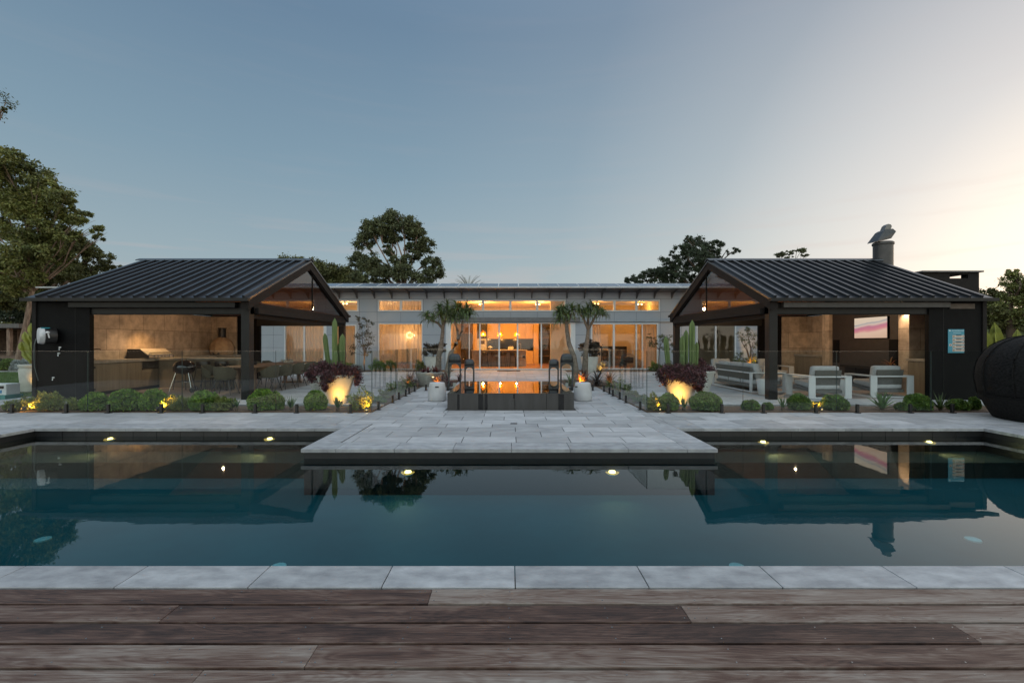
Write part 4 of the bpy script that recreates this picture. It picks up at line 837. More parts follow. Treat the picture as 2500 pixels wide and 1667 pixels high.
c1 = lounge(1.11, 'white armchair seen from behind, left one of the front pair by the right fence', 'armchair', 'armchair', gL); c1.location = (8.33, 12.3, 0)
dup(c1, (10.12, 12.5, 0), R(-2), 'white armchair seen from behind, right one of the front pair near the stone cabinet')
dup(c1, (8.15, 17.3, 0), PI, 'white armchair facing the pool at the back, left of the lit tree')
dup(c1, (9.95, 17.3, 0), PI, 'white armchair facing the pool at the back, right of the lit tree')
s1 = lounge(2.6, 'long white framed sofa with its woven back to the planters', 'sofa', 'sofa', gL, 3); s1.location = (7.55, 14.55, 0); s1.rotation_euler = (0, 0, -PI/2)
def side_table(x, y, label):
    r_ = thing('side_table', label, 'side table', (x, y, 0), 'small white side tables in the lounge'); q = MB(); q.lathe([(.16, 0), (.17, .02), (.205, .40), (.20, .43), (.05, .431)], (x, y, 0), 28); link('body', q, M['wht'], r_, smooth=True)
side_table(7.17, 12.78, 'white round side table half hidden behind the front post'); side_table(9.24, 12.75, 'white round side table between the two front armchairs')
r_ = thing('coffee_table', 'low white coffee table in the middle of the lounge', 'coffee table', (9.3, 14.9, 0)); q = MB(); q.box(8.7, 9.9, 14.4, 15.4, .32, .36); link('tabletop', q, M['wht'], r_, bevel=.004)
for a in (8.75, 9.81):
    for b_ in (14.45, 15.31): q = MB(); q.box(a, a+.05, b_, b_+.05, 0, .319); link('leg', q, M['wht'], r_)
# chimney breast, television, niches in the right pavilion
r_ = thing('chimney_breast', 'dark chimney breast with a low fireplace between two stone pillars', 'fireplace', (11.7, 14.8, 0))
q = MB(); q.box(11.5, 11.895, 13.4, 16.2, .62, 3.0); q.box(11.5, 11.895, 13.4, 14.0, 0, .619); q.box(11.5, 11.895, 15.6, 16.2, 0, .619); link('breast', q, mat('dark_render', (.035, .028, .026), .6), r_)
q = MB(); q.box(11.86, 11.893, 14.0, 15.6, 0, .619); q.box(11.46, 11.86, 14.0, 15.6, .0, .05); link('firebox', q, M['black'], r_)
q = MB(); q.box(11.44, 11.498, 13.85, 15.75, .63, .70); link('mantel', q, M['trim2'], r_)
q = MB(); q.box(11.49, 11.498, 13.45, 13.78, .75, 1.55); q.box(11.49, 11.498, 15.85, 16.15, .75, 1.55); link('speaker_panel', q, M['black'], r_)
for yy, l in ((13.0, 'travertine pillar on the right side of the fireplace'), (16.25, 'travertine pillar on the left side of the fireplace')):
    q = MB(); q.box(11.42, 11.897, yy, yy+.36, 0, 2.49); tag(link('stone_pillar', q, M['trav'], bevel=.003), l, 'pillar', 'stone pillars of the fireplace')
for (ya, yb2), l in (((12.15, 12.98), 'low timber cabinet with stone top right of the fireplace'), ((16.65, 18.1), 'low timber cabinet with stone top left of the fireplace')):
    r_ = thing('low_cabinet', l, 'cabinet', (11.6, (ya+yb2)/2, 0), 'low cabinets by the fireplace'); q = MB(); q.box(11.36, 11.895, ya, yb2, .0, .93); link('body', q, M['cabw'], r_, bevel=.003); q = MB(); q.box(11.32, 11.896, ya-.01, yb2+.01, .931, 1.0); link('worktop', q, M['terr'], r_)
q = MB(); q.box(11.86, 11.897, 12.15, 12.98, 1.001, 2.49); tag(link('niche_panel', q, M['trim'],), 'flat dark panel above the right cabinet', 'niche panel')  # flat dark panel on the wall above the cabinet
tvm = bpy.data.materials.new('tv_picture'); tvm.use_nodes = True; t = tvm.node_tree; n = t.nodes; l = t.links; b = n['Principled BSDF']; tc = n.new('ShaderNodeTexCoord'); sp = n.new('ShaderNodeSeparateXYZ'); l.new(tc.outputs['Object'], sp.inputs[0])
nz = n.new('ShaderNodeTexNoise'); nz.inputs['Scale'].default_value = 1.6; l.new(tc.outputs['Object'], nz.inputs[0])
ma = n.new('ShaderNodeMath'); ma.operation = 'MULTIPLY_ADD'; l.new(nz.outputs[0], ma.inputs[0]); ma.inputs[1].default_value = .14; l.new(sp.outputs['Z'], ma.inputs[2])
m2 = n.new('ShaderNodeMath'); m2.operation = 'MULTIPLY_ADD'; l.new(sp.outputs['Y'], m2.inputs[0]); m2.inputs[1].default_value = .12; l.new(ma.outputs[0], m2.inputs[2])
mr = n.new('ShaderNodeMapRange'); l.new(m2.outputs[0], mr.inputs[0]); mr.inputs[1].default_value = -.38; mr.inputs[2].default_value = .42
rp = ramp(t, [(0, (.62, .42, .30)), (.34, (.72, .50, .38)), (.44, (.62, .22, .26)), (.56, (.50, .17, .26)), (.62, (.62, .42, .38)), (.66, (.66, .55, .46)), (.70, (.33, .33, .36)), (.75, (.70, .58, .46)), (1, (.75, .6, .45))]); l.new(mr.outputs[0], rp.inputs[0])
l.new(rp.outputs[0], b.inputs['Emission Color']); b.inputs['Emission Strength'].default_value = .75; b.inputs['Base Color'].default_value = (.02, .02, .02, 1)
r_ = thing('television', 'large flat television showing a pale pink picture above the fireplace', 'television', (11.46, 14.45, 1.96))
q = MB(); q.box(11.455, 11.498, 13.78, 15.12, 1.58, 2.27); link('bezel', q, M['black'], r_, bevel=.003); q = MB(); q.box(11.450, 11.4545, 13.80, 15.10, 1.60, 2.25); link('screen', q, tvm, r_)
r_ = rosette('copper_plant', 'orange leafed plant in a dark pot at the right edge of the fireplace', 'plant', (11.25, 13.45, .55), 34, .34, .05, M['orangeleaf'], lean=(.0, 1.3), droop=.9, up=.5, seed=4)
q = MB(); q.lathe([(.10, 0), (.13, .3), (.12, .54), (.08, .55)], (11.25, 13.45, 0), 20); link('pot', q, M['legm'], r_, smooth=True)

# ================================================================ OUTDOOR KITCHEN AND DINING
r_ = thing('outdoor_kitchen', 'concrete-topped outdoor kitchen along the stone wall of the left pavilion', 'outdoor kitchen', (-11.5, 14.5, 0))
for i, (a, b_) in enumerate(((11.72, 12.45), (12.45, 13.2), (13.2, 14.0), (15.25, 16.2), (16.2, 17.5))):
    q = MB(); q.box(-11.89, -11.30, a+.003, b_-.003, .10, .875); link('cabinet', q, M['cabw'], r_, bevel=.003)
q = MB(); q.box(-11.89, -11.30, 14.003, 15.247, .10, .62); link('cabinet', q, M['cabw'], r_, bevel=.003)
q = MB(); q.box(-11.89, -11.36, 11.75, 17.5, 0, .099); link('plinth', q, M['legm'], r_)
q = MB(); q.box(-11.895, -11.25, 11.70, 17.5, .88, .96); q.box(-11.895, -10.6, 17.501, 18.18, .90, .98); q.box(-11.25, -8.55, 14.5, 15.12, .90, .96); link('worktop', q, M['terr'], r_, bevel=.004)
q = MB(); q.box(-10.95, -8.70, 14.62, 14.66, .0, .898); q.box(-8.70, -8.62, 14.52, 15.1, 0, .898); q.box(-11.25, -10.95, 14.62, 15.1, 0, .898); q.box(-11.85, -10.62, 17.56, 18.18, 0, .899); link('bar_panel', q, M['cabw'], r_, bevel=.003)
for yy in (12.1, ):
    for z in (.74, .14): q = MB(); q.box(-11.2995, -11.292, yy, yy+.32, z, z+.06); link('cabinet_vent', q, M['legm'], r_)
q = MB(); q.tube([(-11.55, 12.6, .96), (-11.55, 12.6, 1.26), (-11.53, 12.6, 1.275), (-11.33, 12.6, 1.275), (-11.32, 12.6, 1.24)], .013, 8); q.tube([(-11.55, 12.6, .98), (-11.46, 12.6, 1.0)], .01, 6); link('tap', q, M['inox'], r_, smooth=True)
q = MB(); q.lathe([(.06, 0), (.075, .1), (.06, .19), (.03, .2)], (-11.6, 12.35, .961), 18); tag(link('jar', q, mat('amber_jar', (.45, .28, .12), .3), smooth=True), 'small amber jar on the concrete worktop left of the tap', 'jar')
r_ = thing('gas_grill', 'stainless built-in gas grill with sloping hood on the concrete worktop', 'barbecue', (-11.5, 14.6, .96))
q = MB(); q.prism([(-11.86, .962), (-11.18, .962), (-11.18, 1.05), (-11.26, 1.09), (-11.44, 1.25), (-11.82, 1.25)], 14.08, 14.11, 'y'); q.prism([(-11.86, .962), (-11.18, .962), (-11.18, 1.05), (-11.26, 1.09), (-11.44, 1.25), (-11.82, 1.25)], 15.13, 15.16, 'y'); link('side_panel', q, M['legm'], r_)
q = MB(); q.prism([(-11.86, 1.07), (-11.22, 1.07), (-11.23, 1.10), (-11.43, 1.26), (-11.84, 1.26)], 14.112, 15.128, 'y'); link('hood', q, mat('brushed_hood', (.62, .56, .48), .42, metal=.45, col2=(.5, .47, .42)), r_, bevel=.008)
q = MB(); q.tube([(-11.19, 14.16, 1.13), (-11.19, 15.08, 1.13)], .014, 8); q.tube([(-11.19, 14.2, 1.13), (-11.26, 14.2, 1.12)], .008, 6); q.tube([(-11.19, 15.04, 1.13), (-11.26, 15.04, 1.12)], .008, 6); link('handle', q, M['inox'], r_, smooth=True)
q = MB(); q.box(-11.84, -11.17, 14.112, 15.128, .97, 1.065); link('control_panel', q, M['inox'], r_, bevel=.004)
for k in range(5): q = MB(); q.lathe([(.028, 0), (.026, .035), (.01, .037)], n=14, mt=Matrix.Translation((-11.17, 14.35+k*.15, 1.015)) @ Matrix.Rotation(PI/2, 4, 'Y')); link('knob', q, M['inox'], r_)
r_ = thing('pizza_oven', 'domed clay pizza oven with dark flue in the corner of the outdoor kitchen', 'pizza oven', (-11.2, 17.75, .98))
q = MB(); q.lathe([(.38, 0), (.43, .12), (.42, .34), (.33, .53), (.15, .66), (.10, .70)], (-11.2, 17.75, .981), 12); link('dome', q, mat('clay', (.42, .29, .17), .85, col2=(.3, .2, .12)), r_, bevel=.02)
q = MB(); q.lathe([(.13, .6), (.13, 1.0), (.15, 1.02), (.15, 1.05)], (-11.2, 17.75, .981), 14); link('flue', q, M['legm'], r_)
q = MB(); q.box(-11.34, -11.06, 17.36, 17.44, 1.0, 1.2); link('oven_mouth', q, M['legm'], r_, bevel=.03)
r_ = thing('kettle_barbecue', 'black kettle barbecue on three silver legs', 'barbecue', (-9.5, 13.3, 0))
q = MB(); q.lathe([(.05, .52), (.2, .56), (.27, .64), (.285, .72), (.29, .73)], (-9.5, 13.3, 0), 32); link('bowl', q, mat('black_enamel', (.010, .010, .011), .12, coat=1), r_, smooth=True)
q = MB(); q.lathe([(.292, .735), (.285, .78), (.22, .88), (.12, .93), (.03, .945)], (-9.5, 13.3, 0), 32); link('lid', q, MATS['black_enamel'], r_, smooth=True)
q = MB(); q.tube([(-9.56, 13.3, .94), (-9.56, 13.3, .985), (-9.44, 13.3, .985), (-9.44, 13.3, .94)], .012, 6); link('handle', q, M['legm'], r_)
for a in (R(215), R(335), R(80)): q = MB(); q.tube([(-9.5+.2*math.cos(a), 13.3+.2*math.sin(a), .58), (-9.5+.36*math.cos(a), 13.3+.36*math.sin(a), .03)], .014, 8); link('leg', q, M['inox'], r_, smooth=True)
for a in (R(335), R(80)): q = MB(); q.lathe([(.07, -.02), (.08, 0), (.07, .02)], n=18, mt=Matrix.Translation((-9.5+.38*math.cos(a), 13.3+.38*math.sin(a), .082)) @ Matrix.Rotation(PI/2, 4, 'X')); link('wheel', q, M['legm'], r_)
q = MB(); q.box(-9.72, -9.28, 13.27, 13.29, .30, .31); link('ash_rack', q, M['inox'], r_)
r_ = thing('dining_table', 'long brown timber dining table in the left pavilion', 'dining table', (-7.9, 15.1, 0))
for k in range(5): q = MB(); q.box(-8.42+k*.209, -8.42+k*.209+.203, 13.15, 17.1, .715, .75); link('tabletop_board', q, M['tablewood'], r_, bevel=.003)
for yy in (13.6, 16.5):
    q = MB(); q.box(-8.25, -7.55, yy, yy+.09, .0, .06); q.box(-8.2, -8.1, yy, yy+.09, .061, .714); q.box(-7.7, -7.6, yy, yy+.09, .061, .714); link('leg', q, M['tablewood'], r_, bevel=.004)
def dining_chair():
    r_ = thing('dining_chair', 'woven dining chair at the near head of the long table', 'dining chair', (0, 0, 0), 'woven tub chairs round the dining table')
    q = MB(); q.lathe([(.02, .43), (.23, .42), (.25, .45), (.22, .47), (.02, .475)], n=20, sq=3.2); link('seat', q, M['weave'], r_, smooth=True)
    vs = []; fs = []; nn = 22
    for i in range(nn+1):
        a = R(-205+230*i/nn); u = 1-abs(i/nn*2-1); h = .62+.17*min(1, u*1.7)
        for rr_, z in ((.235, .44), (.27, .56), (.285, h), (.262, h), (.248, .56), (.212, .45)): vs.append((rr_*math.cos(a), rr_*math.sin(a), z))
    for i in range(nn):
        for j in range(6): fs.append((i*6+j, i*6+(j+1) % 6, (i+1)*6+(j+1) % 6, (i+1)*6+j))
    link('backrest', MB().add(vs, fs), M['weave'], r_, smooth=True)
    for sx_ in (-1, 1):
        for sy_ in (-1, 1): q = MB(); q.tube([(sx_*.16, sy_*.15, .43), (sx_*.27, sy_*.26, 0)], [.014, .009], 6); link('leg', q, M['legm'], r_)
    return r_
dc = dining_chair(); dc.location = (-7.95, 12.72, 0); dc.rotation_euler = (0, 0, R(6))
nm = ['nearest', 'second', 'third', 'fourth', 'farthest']
for k in range(5):
    dup(dc, (-7.08+random.uniform(-.03, .03), 13.45+k*.82, 0), PI/2+random.uniform(-.12, .12), 'woven dining chair, %s in the row on the courtyard side of the long table' % nm[k])
    dup(dc, (-8.75+random.uniform(-.03, .03), 13.45+k*.82, 0), -PI/2+random.uniform(-.12, .12), 'woven dining chair, %s in the row on the kitchen side of the long table' % nm[k])
for x, l in ((-10.15, 'dark bar stool, left one under the concrete bar'), (-9.55, 'dark bar stool, middle one under the concrete bar'), (-8.98, 'dark bar stool, right one under the concrete bar')):
    dup(s0, (x, 14.2, 0), PI, l, 'bar stools at the outdoor bar')
for (x, y, r0, l, m_) in ((-7.75, 15.9, .12, 'silver leafed centrepiece on the far end of the dining table', 'silver'), (-8.05, 14.4, .06, 'small bronze pot on the middle of the dining table', None)):
    if m_:
        r_ = thing('centrepiece', l, 'centrepiece', (x, y, .75)); c_, d_ = sphere_pts(160, (.2, .3, .07)); leaf_mesh('foliage', c_+np.array((x, y, .82)), d_, .07, .03, M['silver'], r_); q = MB(); q.lathe([(.1, 0), (.14, .05), (.13, .06)], (x, y, .751), 18); link('bowl', q, M['potw'], r_)
    else: q = MB(); q.lathe([(.03, 0), (.06, .04), (.05, .1), (.03, .12)], (x, y, .751), 16); tag(link('vase', q, M['trim2'], smooth=True), l, 'vase')

# ================================================================ WALL-MOUNTED THINGS
r_ = thing('hose_reel', 'white and black retractable hose reel on the left black wall', 'hose reel', (-11.55, 11.5, 1.62))
mt = Matrix.Translation((-11.62, 11.36, 1.62)) @ Matrix.Rotation(R(54), 4, 'Z') @ Matrix.Rotation(-PI/2, 4, 'Y')
q = MB(); q.lathe([(.205, .0), (.21, .03), (.19, .10), (.05, .115)], n=36, mt=mt); link('side_cover', q, mat('reel_white', (.60, .62, .64), .4), r_, smooth=True)
q = MB(); q.lathe([(.19, -.22), (.197, -.18), (.197, -.001)], n=36, mt=mt); link('drum', q, M['legm'], r_, smooth=True)
q = MB(); q.lathe([(.212, -.1), (.212, .06)], n=36, mt=mt, cap=False); q.f = [f for f in q.f if sum(q.v[i][2] for i in f)/len(f) > 1.62+.185]; q.mi = q.mi[:len(q.f)]; link('top_cover', q, mat('reel_teal', (.03, .28, .34), .4), r_)
q = MB(); q.tube([(-11.69, 11.24, 1.55), (-11.71, 11.22, 1.4), (-11.74, 11.24, 1.15), (-11.79, 11.3, .85), (-11.80, 11.4, .5)], .009, 6); link('hose', q, mat('grey_hose', (.10, .12, .12), .4), r_, smooth=True)
q = MB(); q.lathe([(.018, 0), (.04, .01), (.04, .03), (.02, .05)], (-11.36, 11.2, 1.68), 14); q.tube([(-11.35, 11.2, 1.68), (-11.33, 11.21, 1.57)], .014, 8); link('nozzle', q, M['wht'], r_, smooth=True)
for (x, z, l) in ((-11.33, 1.30, 'small white tap below the hose reel'), (-11.36, 1.15, 'brass hose connector under the white tap'), (-11.50, .54, 'small white tap low on the left black wall')):
    r_ = thing('garden_tap', l, 'tap', (x, 11.53, z), 'taps on the left black wall'); q = MB(); q.tube([(x, 11.56, z), (x, 11.46, z), (x, 11.45, z-.04)], .013, 8); link('spout', q, M['inox'], r_, smooth=True); q = MB(); q.ball((x+.005, 11.47, z+.03), (.028, .028, .02), 12, 8); link('handle', q, M['wht'], r_)
r_ = thing('safety_sign', 'blue pool safety sign with five white instruction boxes on the right black wall', 'sign', (11.335, 11.55, 1.2))
sx0, sx1, sz0, sz1 = 11.13, 11.54, 1.19, 1.79; y = 11.545; hgt = sz1-sz0
q = MB(); q.box(sx0, sx1, y, y+.006, sz0, sz1); link('board', q, mat('sign_blue', (.045, .27, .36), .4, col2=(.04, .24, .34)), r_)
W_ = sx1-sx0
def sg(u0, u1, v0, v1, nm_, m_, dy=.002): q = MB(); q.box(sx0+u0*W_, sx0+u1*W_, y-dy, y-.0005, sz1-v1*hgt, sz1-v0*hgt); return link(nm_, q, m_, r_)
wm = mat('sign_white', (.58, .52, .45), .5); 
for k in range(5):
    v = .245+k*.145
    sg(.27, 1.0, v, v+.115, 'instruction_box', wm); sg(.48, .82, v-.008, v+.022, 'heading_bar', mat('sign_black', (.03, .03, .03), .5), .003)
    sg(.30, .40, v+.035, v+.09, 'pictogram', mat('sign_tan', (.36, .22, .12), .5), .003); sg(.50, .84, v+.045, v+.055, 'text_line', mat('sign_red', (.38, .10, .08), .5), .003); sg(.50, .80, v+.075, v+.083, 'text_line', MATS['sign_tan'], .003); sg(.90, .96, v+.03, v+.08, 'pictogram', MATS['sign_red'], .003)
sg(.22, .97, .048, .066, 'title_line', mat('sign_pale', (.62, .68, .68), .5)); sg(.05, .16, .035, .085, 'emblem', MATS['sign_pale']); sg(.30, .8, .14, .155, 'text_line', MATS['sign_pale']); sg(.07, .24, .62, .71, 'pictogram', wm); sg(.11, .18, .645, .69, 'emblem', MATS['sign_red'], .003)
for v in (.17, .24, .46, .54, .84): sg(.08, .22, v, v+.012, 'text_line', mat('sign_lightblue', (.12, .38, .46), .5))
# flue with rotating cowl outside the end wall
r_ = thing('chimney_flue', 'round dark metal flue with tilted cowl at the right pavilion roof end', 'chimney', (12.46, 15.15, 0))
q = MB(); q.box(12.13, 12.80, 14.8, 15.5, -.05, 3.0); link('chase', q, M['black'], r_, bevel=.005)
q = MB(); q.lathe([(.275, 3.0), (.275, 4.68), (.30, 4.70), (.30, 4.76), (.26, 4.79)], (12.44, 15.15, 0), 36); link('flue_pipe', q, mat('flue_metal', (.07, .068, .07), .4, metal=.4), r_, smooth=True)
q = MB(); c_ = Vector((12.42, 15.15, 4.78)); P_ = [(-.36, .0), (.16, .10), (.33, .33), (.22, .42), (-.02, .40), (-.12, .34)]
q.add([c_+Vector((a*.95, s*.17*(1 if i not in (0,) else 1.3), b_)) for s in (-1, 1) for i, (a, b_) in enumerate(P_)], [(5, 4, 3, 2, 1, 0), (6, 7, 8, 9, 10, 11)]+[(k, (k+1) % 6, 6+(k+1) % 6, 6+k) for k in range(6)]); link('cowl', q, mat('cowl_metal', (.075, .078, .085), .35, metal=.5), r_)
q = MB(); q.prism([(12.42+a, 4.78+b_) for a, b_ in ((-.02, .38), (.05, .54), (.12, .60), (.20, .58), (.24, .52), (.20, .42))], 15.05, 15.25, 'y'); link('cowl_fin', q, mat('cowl_pale', (.17, .165, .16), .35, metal=.4), r_, bevel=.01)
# neighbouring roof box behind the right pavilion
r_ = thing('roof_pavilion', 'dark flat-roofed block with a small opening beyond the right pavilion', 'building', (17.6, 20, 0))
q = MB(); q.box(16.9, 19.2, 18.6, 21.4, -.05, 3.95); q.box(16.9, 18.0, 18.6, 21.4, 3.95, 4.32); q.box(18.0, 18.75, 18.6, 18.9, 3.95, 4.08); q.box(18.0, 18.75, 18.6, 18.9, 4.24, 4.32); q.box(18.75, 19.2, 18.6, 18.9, 3.95, 4.32); link('wall', q, M['trim2'], r_)
q = MB(); q.box(16.8, 19.3, 18.5, 21.5, 4.32, 4.38); link('roof', q, M['steel'], r_)
# carport far left
r_ = thing('carport', 'low open shelter with grey roof beyond the lawn', 'carport', (-42, 38, .5))
q = MB(); q.box(-58, -38.8, 36, 42, 2.62, 2.95); link('roof', q, M['steel'], r_)
for x in (-40.0, -47): q = MB(); q.box(x, x+.25, 36.2, 36.45, .4, 2.619); link('post', q, M['bark'], r_)
q = MB(); q.box(-58, -38.9, 41.7, 41.9, .4, 2.6); link('back_wall', q, M['barkd'], r_)
# white notice box at the far left edge
r_ = thing('pool_equipment_box', 'white box with dark and blue panel at the far left edge of the terrace', 'equipment box', (-13.5, 12.1, 0))
q = MB(); q.box(-13.85, -13.27, 12.0, 12.35, .07, .36); link('body', q, M['white'], r_, bevel=.012); q = MB(); q.box(-13.8, -13.33, 11.992, 11.9995, .24, .31); link('display', q, M['legm'], r_); q = MB(); q.box(-13.8, -13.38, 11.992, 11.9995, .12, .20); link('blue_label', q, mat('box_blue', (.05, .25, .5), .4), r_)
q = MB(); q.box(-13.88, -13.24, 11.95, 12.4, -.05, .069); link('stand', q, mat('box_teal', (.06, .25, .24), .6), r_)
# ================================================================ DAYBED
r_ = thing('daybed_pod', 'dark wicker daybed pod with closed domed canopy at the right pool corner', 'daybed', (10.2, 8.4, 0))
q = MB(); q.lathe([(.86, 0), (.90, .02), (1.0, .22), (1.085, .42), (1.08, .445), (.98, .435), (.2, .42)], (10.2, 8.4, 0), 64); link('base', q, M['wick'], r_, smooth=True)
q = MB(); vs = []; fs = []; na, nb = 40, 16
for i in range(na+1):
    a = R(75+230*i/na)
    for j in range(nb+1):
        u = j/nb; t = max(0, (u-.18)/.82)*PI/2; rr_ = (1.085+.045*min(1, u/.18))*max(.02, math.cos(t*.985))**.62; z = .44+.28*min(1, u/.18)+.88*math.sin(t)**.95; vs.append((10.2+rr_*math.cos(a)*(1+.04*math.sin(t*2)), 8.4+rr_*math.sin(a), z))
for i in range(na):
    for j in range(nb): fs.append((i*(nb+1)+j, (i+1)*(nb+1)+j, (i+1)*(nb+1)+j+1, i*(nb+1)+j+1))
o = link('canopy', MB().add(vs, fs), M['wick'], r_, smooth='all'); sm = o.modifiers.new('thick', 'SOLIDIFY'); sm.thickness = .03
q = MB()
for i in range(0, na+1, 5):
    q.tube([Vector(vs[i*(nb+1)+j])+Vector(((vs[i*(nb+1)+j][0]-10.2)*.012, (vs[i*(nb+1)+j][1]-8.4)*.012, .006)) for j in range(nb)], .011, 6)
link('canopy_bow', q, M['wick'], r_, smooth=True)
q = MB(); q.lathe([(.95, .44), (1.0, .5), (.97, .60), (.6, .62), (.1, .62)], (10.2, 8.4, 0), 40); link('mattress', q, M['cushion'], r_, smooth=True)
q = MB(); q.lathe([(1.09, .425), (1.098, .435), (1.09, .445)], (10.2, 8.4, 0), 64, cap=False); link('rim_band', q, M['wick'], r_, smooth=True)

# ================================================================ PLANTERS
def column_cactus(mb, base, h, r, lean=(0, 0), n=7):
    vs = []; prof = []; K = 14
    for i in range(K+1):
        t = i/K; rr_ = r*1.14*(.80+.22*math.sin(min(1, t*1.3)*PI*.55)) if t < .86 else r*math.sqrt(max(0, 1-((t-.86)/.14)**2))*1.0+.001
        prof.append((rr_, h*t))
    m = n*4
    for rr_, z in prof:
        for k in range(m):
            a = 2*PI*k/m; q = rr_*(1-.36*(.5-.5*math.cos(n*a))**.6); s_ = z/h
            vs.append((base[0]+q*math.cos(a)+lean[0]*s_**.6, base[1]+q*math.sin(a)+lean[1]*s_, base[2]+z))
    fs = [(i*m+k, i*m+(k+1) % m, (i+1)*m+(k+1) % m, (i+1)*m+k) for i in range(K) for k in range(m)]+[tuple(K*m+k for k in range(m))]
    mb.add(vs, fs)
def pot(root, x, y, rt, rb_, h, m_, rim=.07):
    q = MB(); q.lathe([(rb_, 0), (rb_+.005, .01), (rb_+(rt-rb_)*.82, h*.82-.005), (rt-.035, h-rim-.02), (rt-.035, h-rim)], (x, y, 0), 48); link('pot', q, m_, root, smooth=True)
    q = MB(); q.lathe([(rt-.04, h-rim), (rt, h-rim+.004), (rt+.004, h-.01), (rt-.004, h), (rt-.05, h), (rt-.06, h-.05), (.02, h-.05)], (x, y, 0), 48, cap=False); link('pot_rim', q, m_, root, smooth=True)
def spill(root, x, y, z, r, n, m_, h=.24, drop=.25, ll=.075, name='trailing_foliage', ry=None, dx=0):
    """mounding foliage that hangs over a rim in uneven tongues"""
    K = 46; C_ = []; D_ = []
    for k in range(K):                    # separate tufts, some on top and some hanging in tongues
        a_ = 2*PI*k/K*1.618*5; on = k < K*.5; hang = (.5+.5*math.sin(a_*2+x*3))*(.5+.5*math.sin(a_*3+1))
        rr_ = r*(math.sqrt(random.uniform(0, 1))*.95 if on else random.uniform(.95, 1.18)); m = n//K; s0_ = r*.26
        zc = z+(h*(1-(rr_/r)**2)*random.uniform(.5, 1.2)+.02 if on else .04-random.uniform(.15, 1)*drop*hang)
        p_ = rng.normal(size=(m, 3))*np.array((s0_*.55, s0_*.55, s0_*.45))+np.array((x+dx+rr_*math.cos(a_), y+rr_*math.sin(a_), zc)); C_.append(p_); D_.append(rng.normal(size=(m, 3))*.8+np.array((math.cos(a_), math.sin(a_), .8 if on else -.5)))
    c_ = np.concatenate(C_); d_ = np.concatenate(D_)
    rd = np.hypot(c_[:, 0]-x, c_[:, 1]-y); bad = (rd < r*.80) & (c_[:, 2] < z); f_ = np.where(bad, r*.84/np.maximum(rd, .01), 1)
    c_[:, 0] = x+(c_[:, 0]-x)*f_; c_[:, 1] = y+(c_[:, 1]-y)*f_
    leaf_mesh(name, c_, d_, ll, ll*.38, m_, root)
def clumps(root, x, y, z, L_, m_, n=300, ll=.07, rt=.42):
    C_ = []; D_ = []
    for dx, dz, r in L_:
        yy = y-rt*.92*math.sqrt(max(0, 1-(min(abs(dx), rt)/rt)**2)) if dz < .04 and abs(dx) < rt else y+random.uniform(-.3, .2)*(dz > .04)
        k = int(n*(r/.12)**2*1.2); p_ = rng.normal(size=(k, 3))*r*.44+np.array((x+dx, yy, z+dz+.03)); C_.append(p_); D_.append(rng.normal(size=(k, 3))*.8+np.array((dx*1.5, -.5, .5 if dz > 0 else -.5)))
    c_ = np.concatenate(C_); rd = np.hypot(c_[:, 0]-x, c_[:, 1]-y); bad = (rd < rt*.97) & (c_[:, 2] < z); f_ = np.where(bad, rt*1.02/np.maximum(rd, .01), 1); c_[:, 0] = x+(c_[:, 0]-x)*f_; c_[:, 1] = y+(c_[:, 1]-y)*f_
    leaf_mesh('trailing_foliage', c_, np.concatenate(D_), ll, ll*.38, m_, root)
def planter(x, y, label, cols, rt=.42, h=.69, m_=M['potw'], nleaf=4600, sr=.44, drop=.36, cl=None):
    if cl: rt += .03
    r_ = thing('planter', label, 'planter', (x, y, 0), 'large tapered planters on the terrace'); pot(r_, x, y, rt, rt*.52, h, m_)
    for (dx, dy, hh, rr_, le) in cols: q = MB(); column_cactus(q, (x+dx, y+dy, h-.06), hh, rr_, (le, 0)); link('cactus_column', q, M['cactus'], r_, smooth=True)
    spill(r_, x, y, h, sr if not cl else rt*.9, nleaf//(2 if cl else 1), M['purple'], drop=drop if not cl else .02, h=.24 if not cl else .15)
    if cl: clumps(r_, x, y, h, cl, M['purple'], rt=rt)
    return r_
planter(-4.17, 10.95, 'tapered planter lit from the right with tall cactus and dark purple foliage, left terrace', [(-.03, .0, 1.42, .056, .0), (-.12, .05, 1.06, .052, -.17), (.12, .02, 1.04, .06, .03), (.04, .10, .86, .05, .02), (.05, -.10, .62, .045, -.02)], cl=[(-.62, -.02, .13), (-.55, -.12, .12), (-.45, .10, .13), (-.28, .12, .13), (-.30, .05, .10), (-.12, .10, .13), (-.12, -.06, .10), (-.10, -.22, .11), (-.07, -.33, .07), (.04, -.10, .10), (.08, .08, .13), (.22, .10, .12), (.36, .08, .12), (.48, .02, .12), (.53, -.12, .11), (.50, -.24, .08), (.20, .18, .10), (-.20, .20, .10)])
planter(-4.78, 11.7, 'plain grey planter with dark foliage behind the lit cactus planter, left terrace', [], .38, .60, M['potg'], 1500, .29, .10)
planter(4.12, 10.95, 'tapered planter glowing yellow with dark purple foliage and cactus, right terrace', [(.10, .1, 1.0, .055, -.02), (-.22, .05, .98, .055, -.12), (.30, .1, 1.38, .062, .02), (.17, .15, 1.14, .056, .02), (.40, .12, .84, .045, .04), (.02, -.05, .55, .05, .0)], nleaf=5200, cl=[(-.42, .08, .13), (-.46, -.08, .13), (-.42, -.2, .10), (-.30, -.05, .13), (-.28, .12, .12), (-.12, .10, .13), (-.12, -.06, .13), (.03, -.02, .13), (.05, -.15, .11), (.18, -.10, .13), (.20, -.25, .12), (.30, -.33, .11), (.36, -.2, .13), (.38, -.05, .13), (.32, .08, .13), (.15, .10, .13), (.34, -.40, .07)])
planter(5.25, 12.6, 'square-rimmed cream planter with purple foliage behind the glowing planter, right terrace', [], .42, .68, M['potw'], 1800, .33, .12)
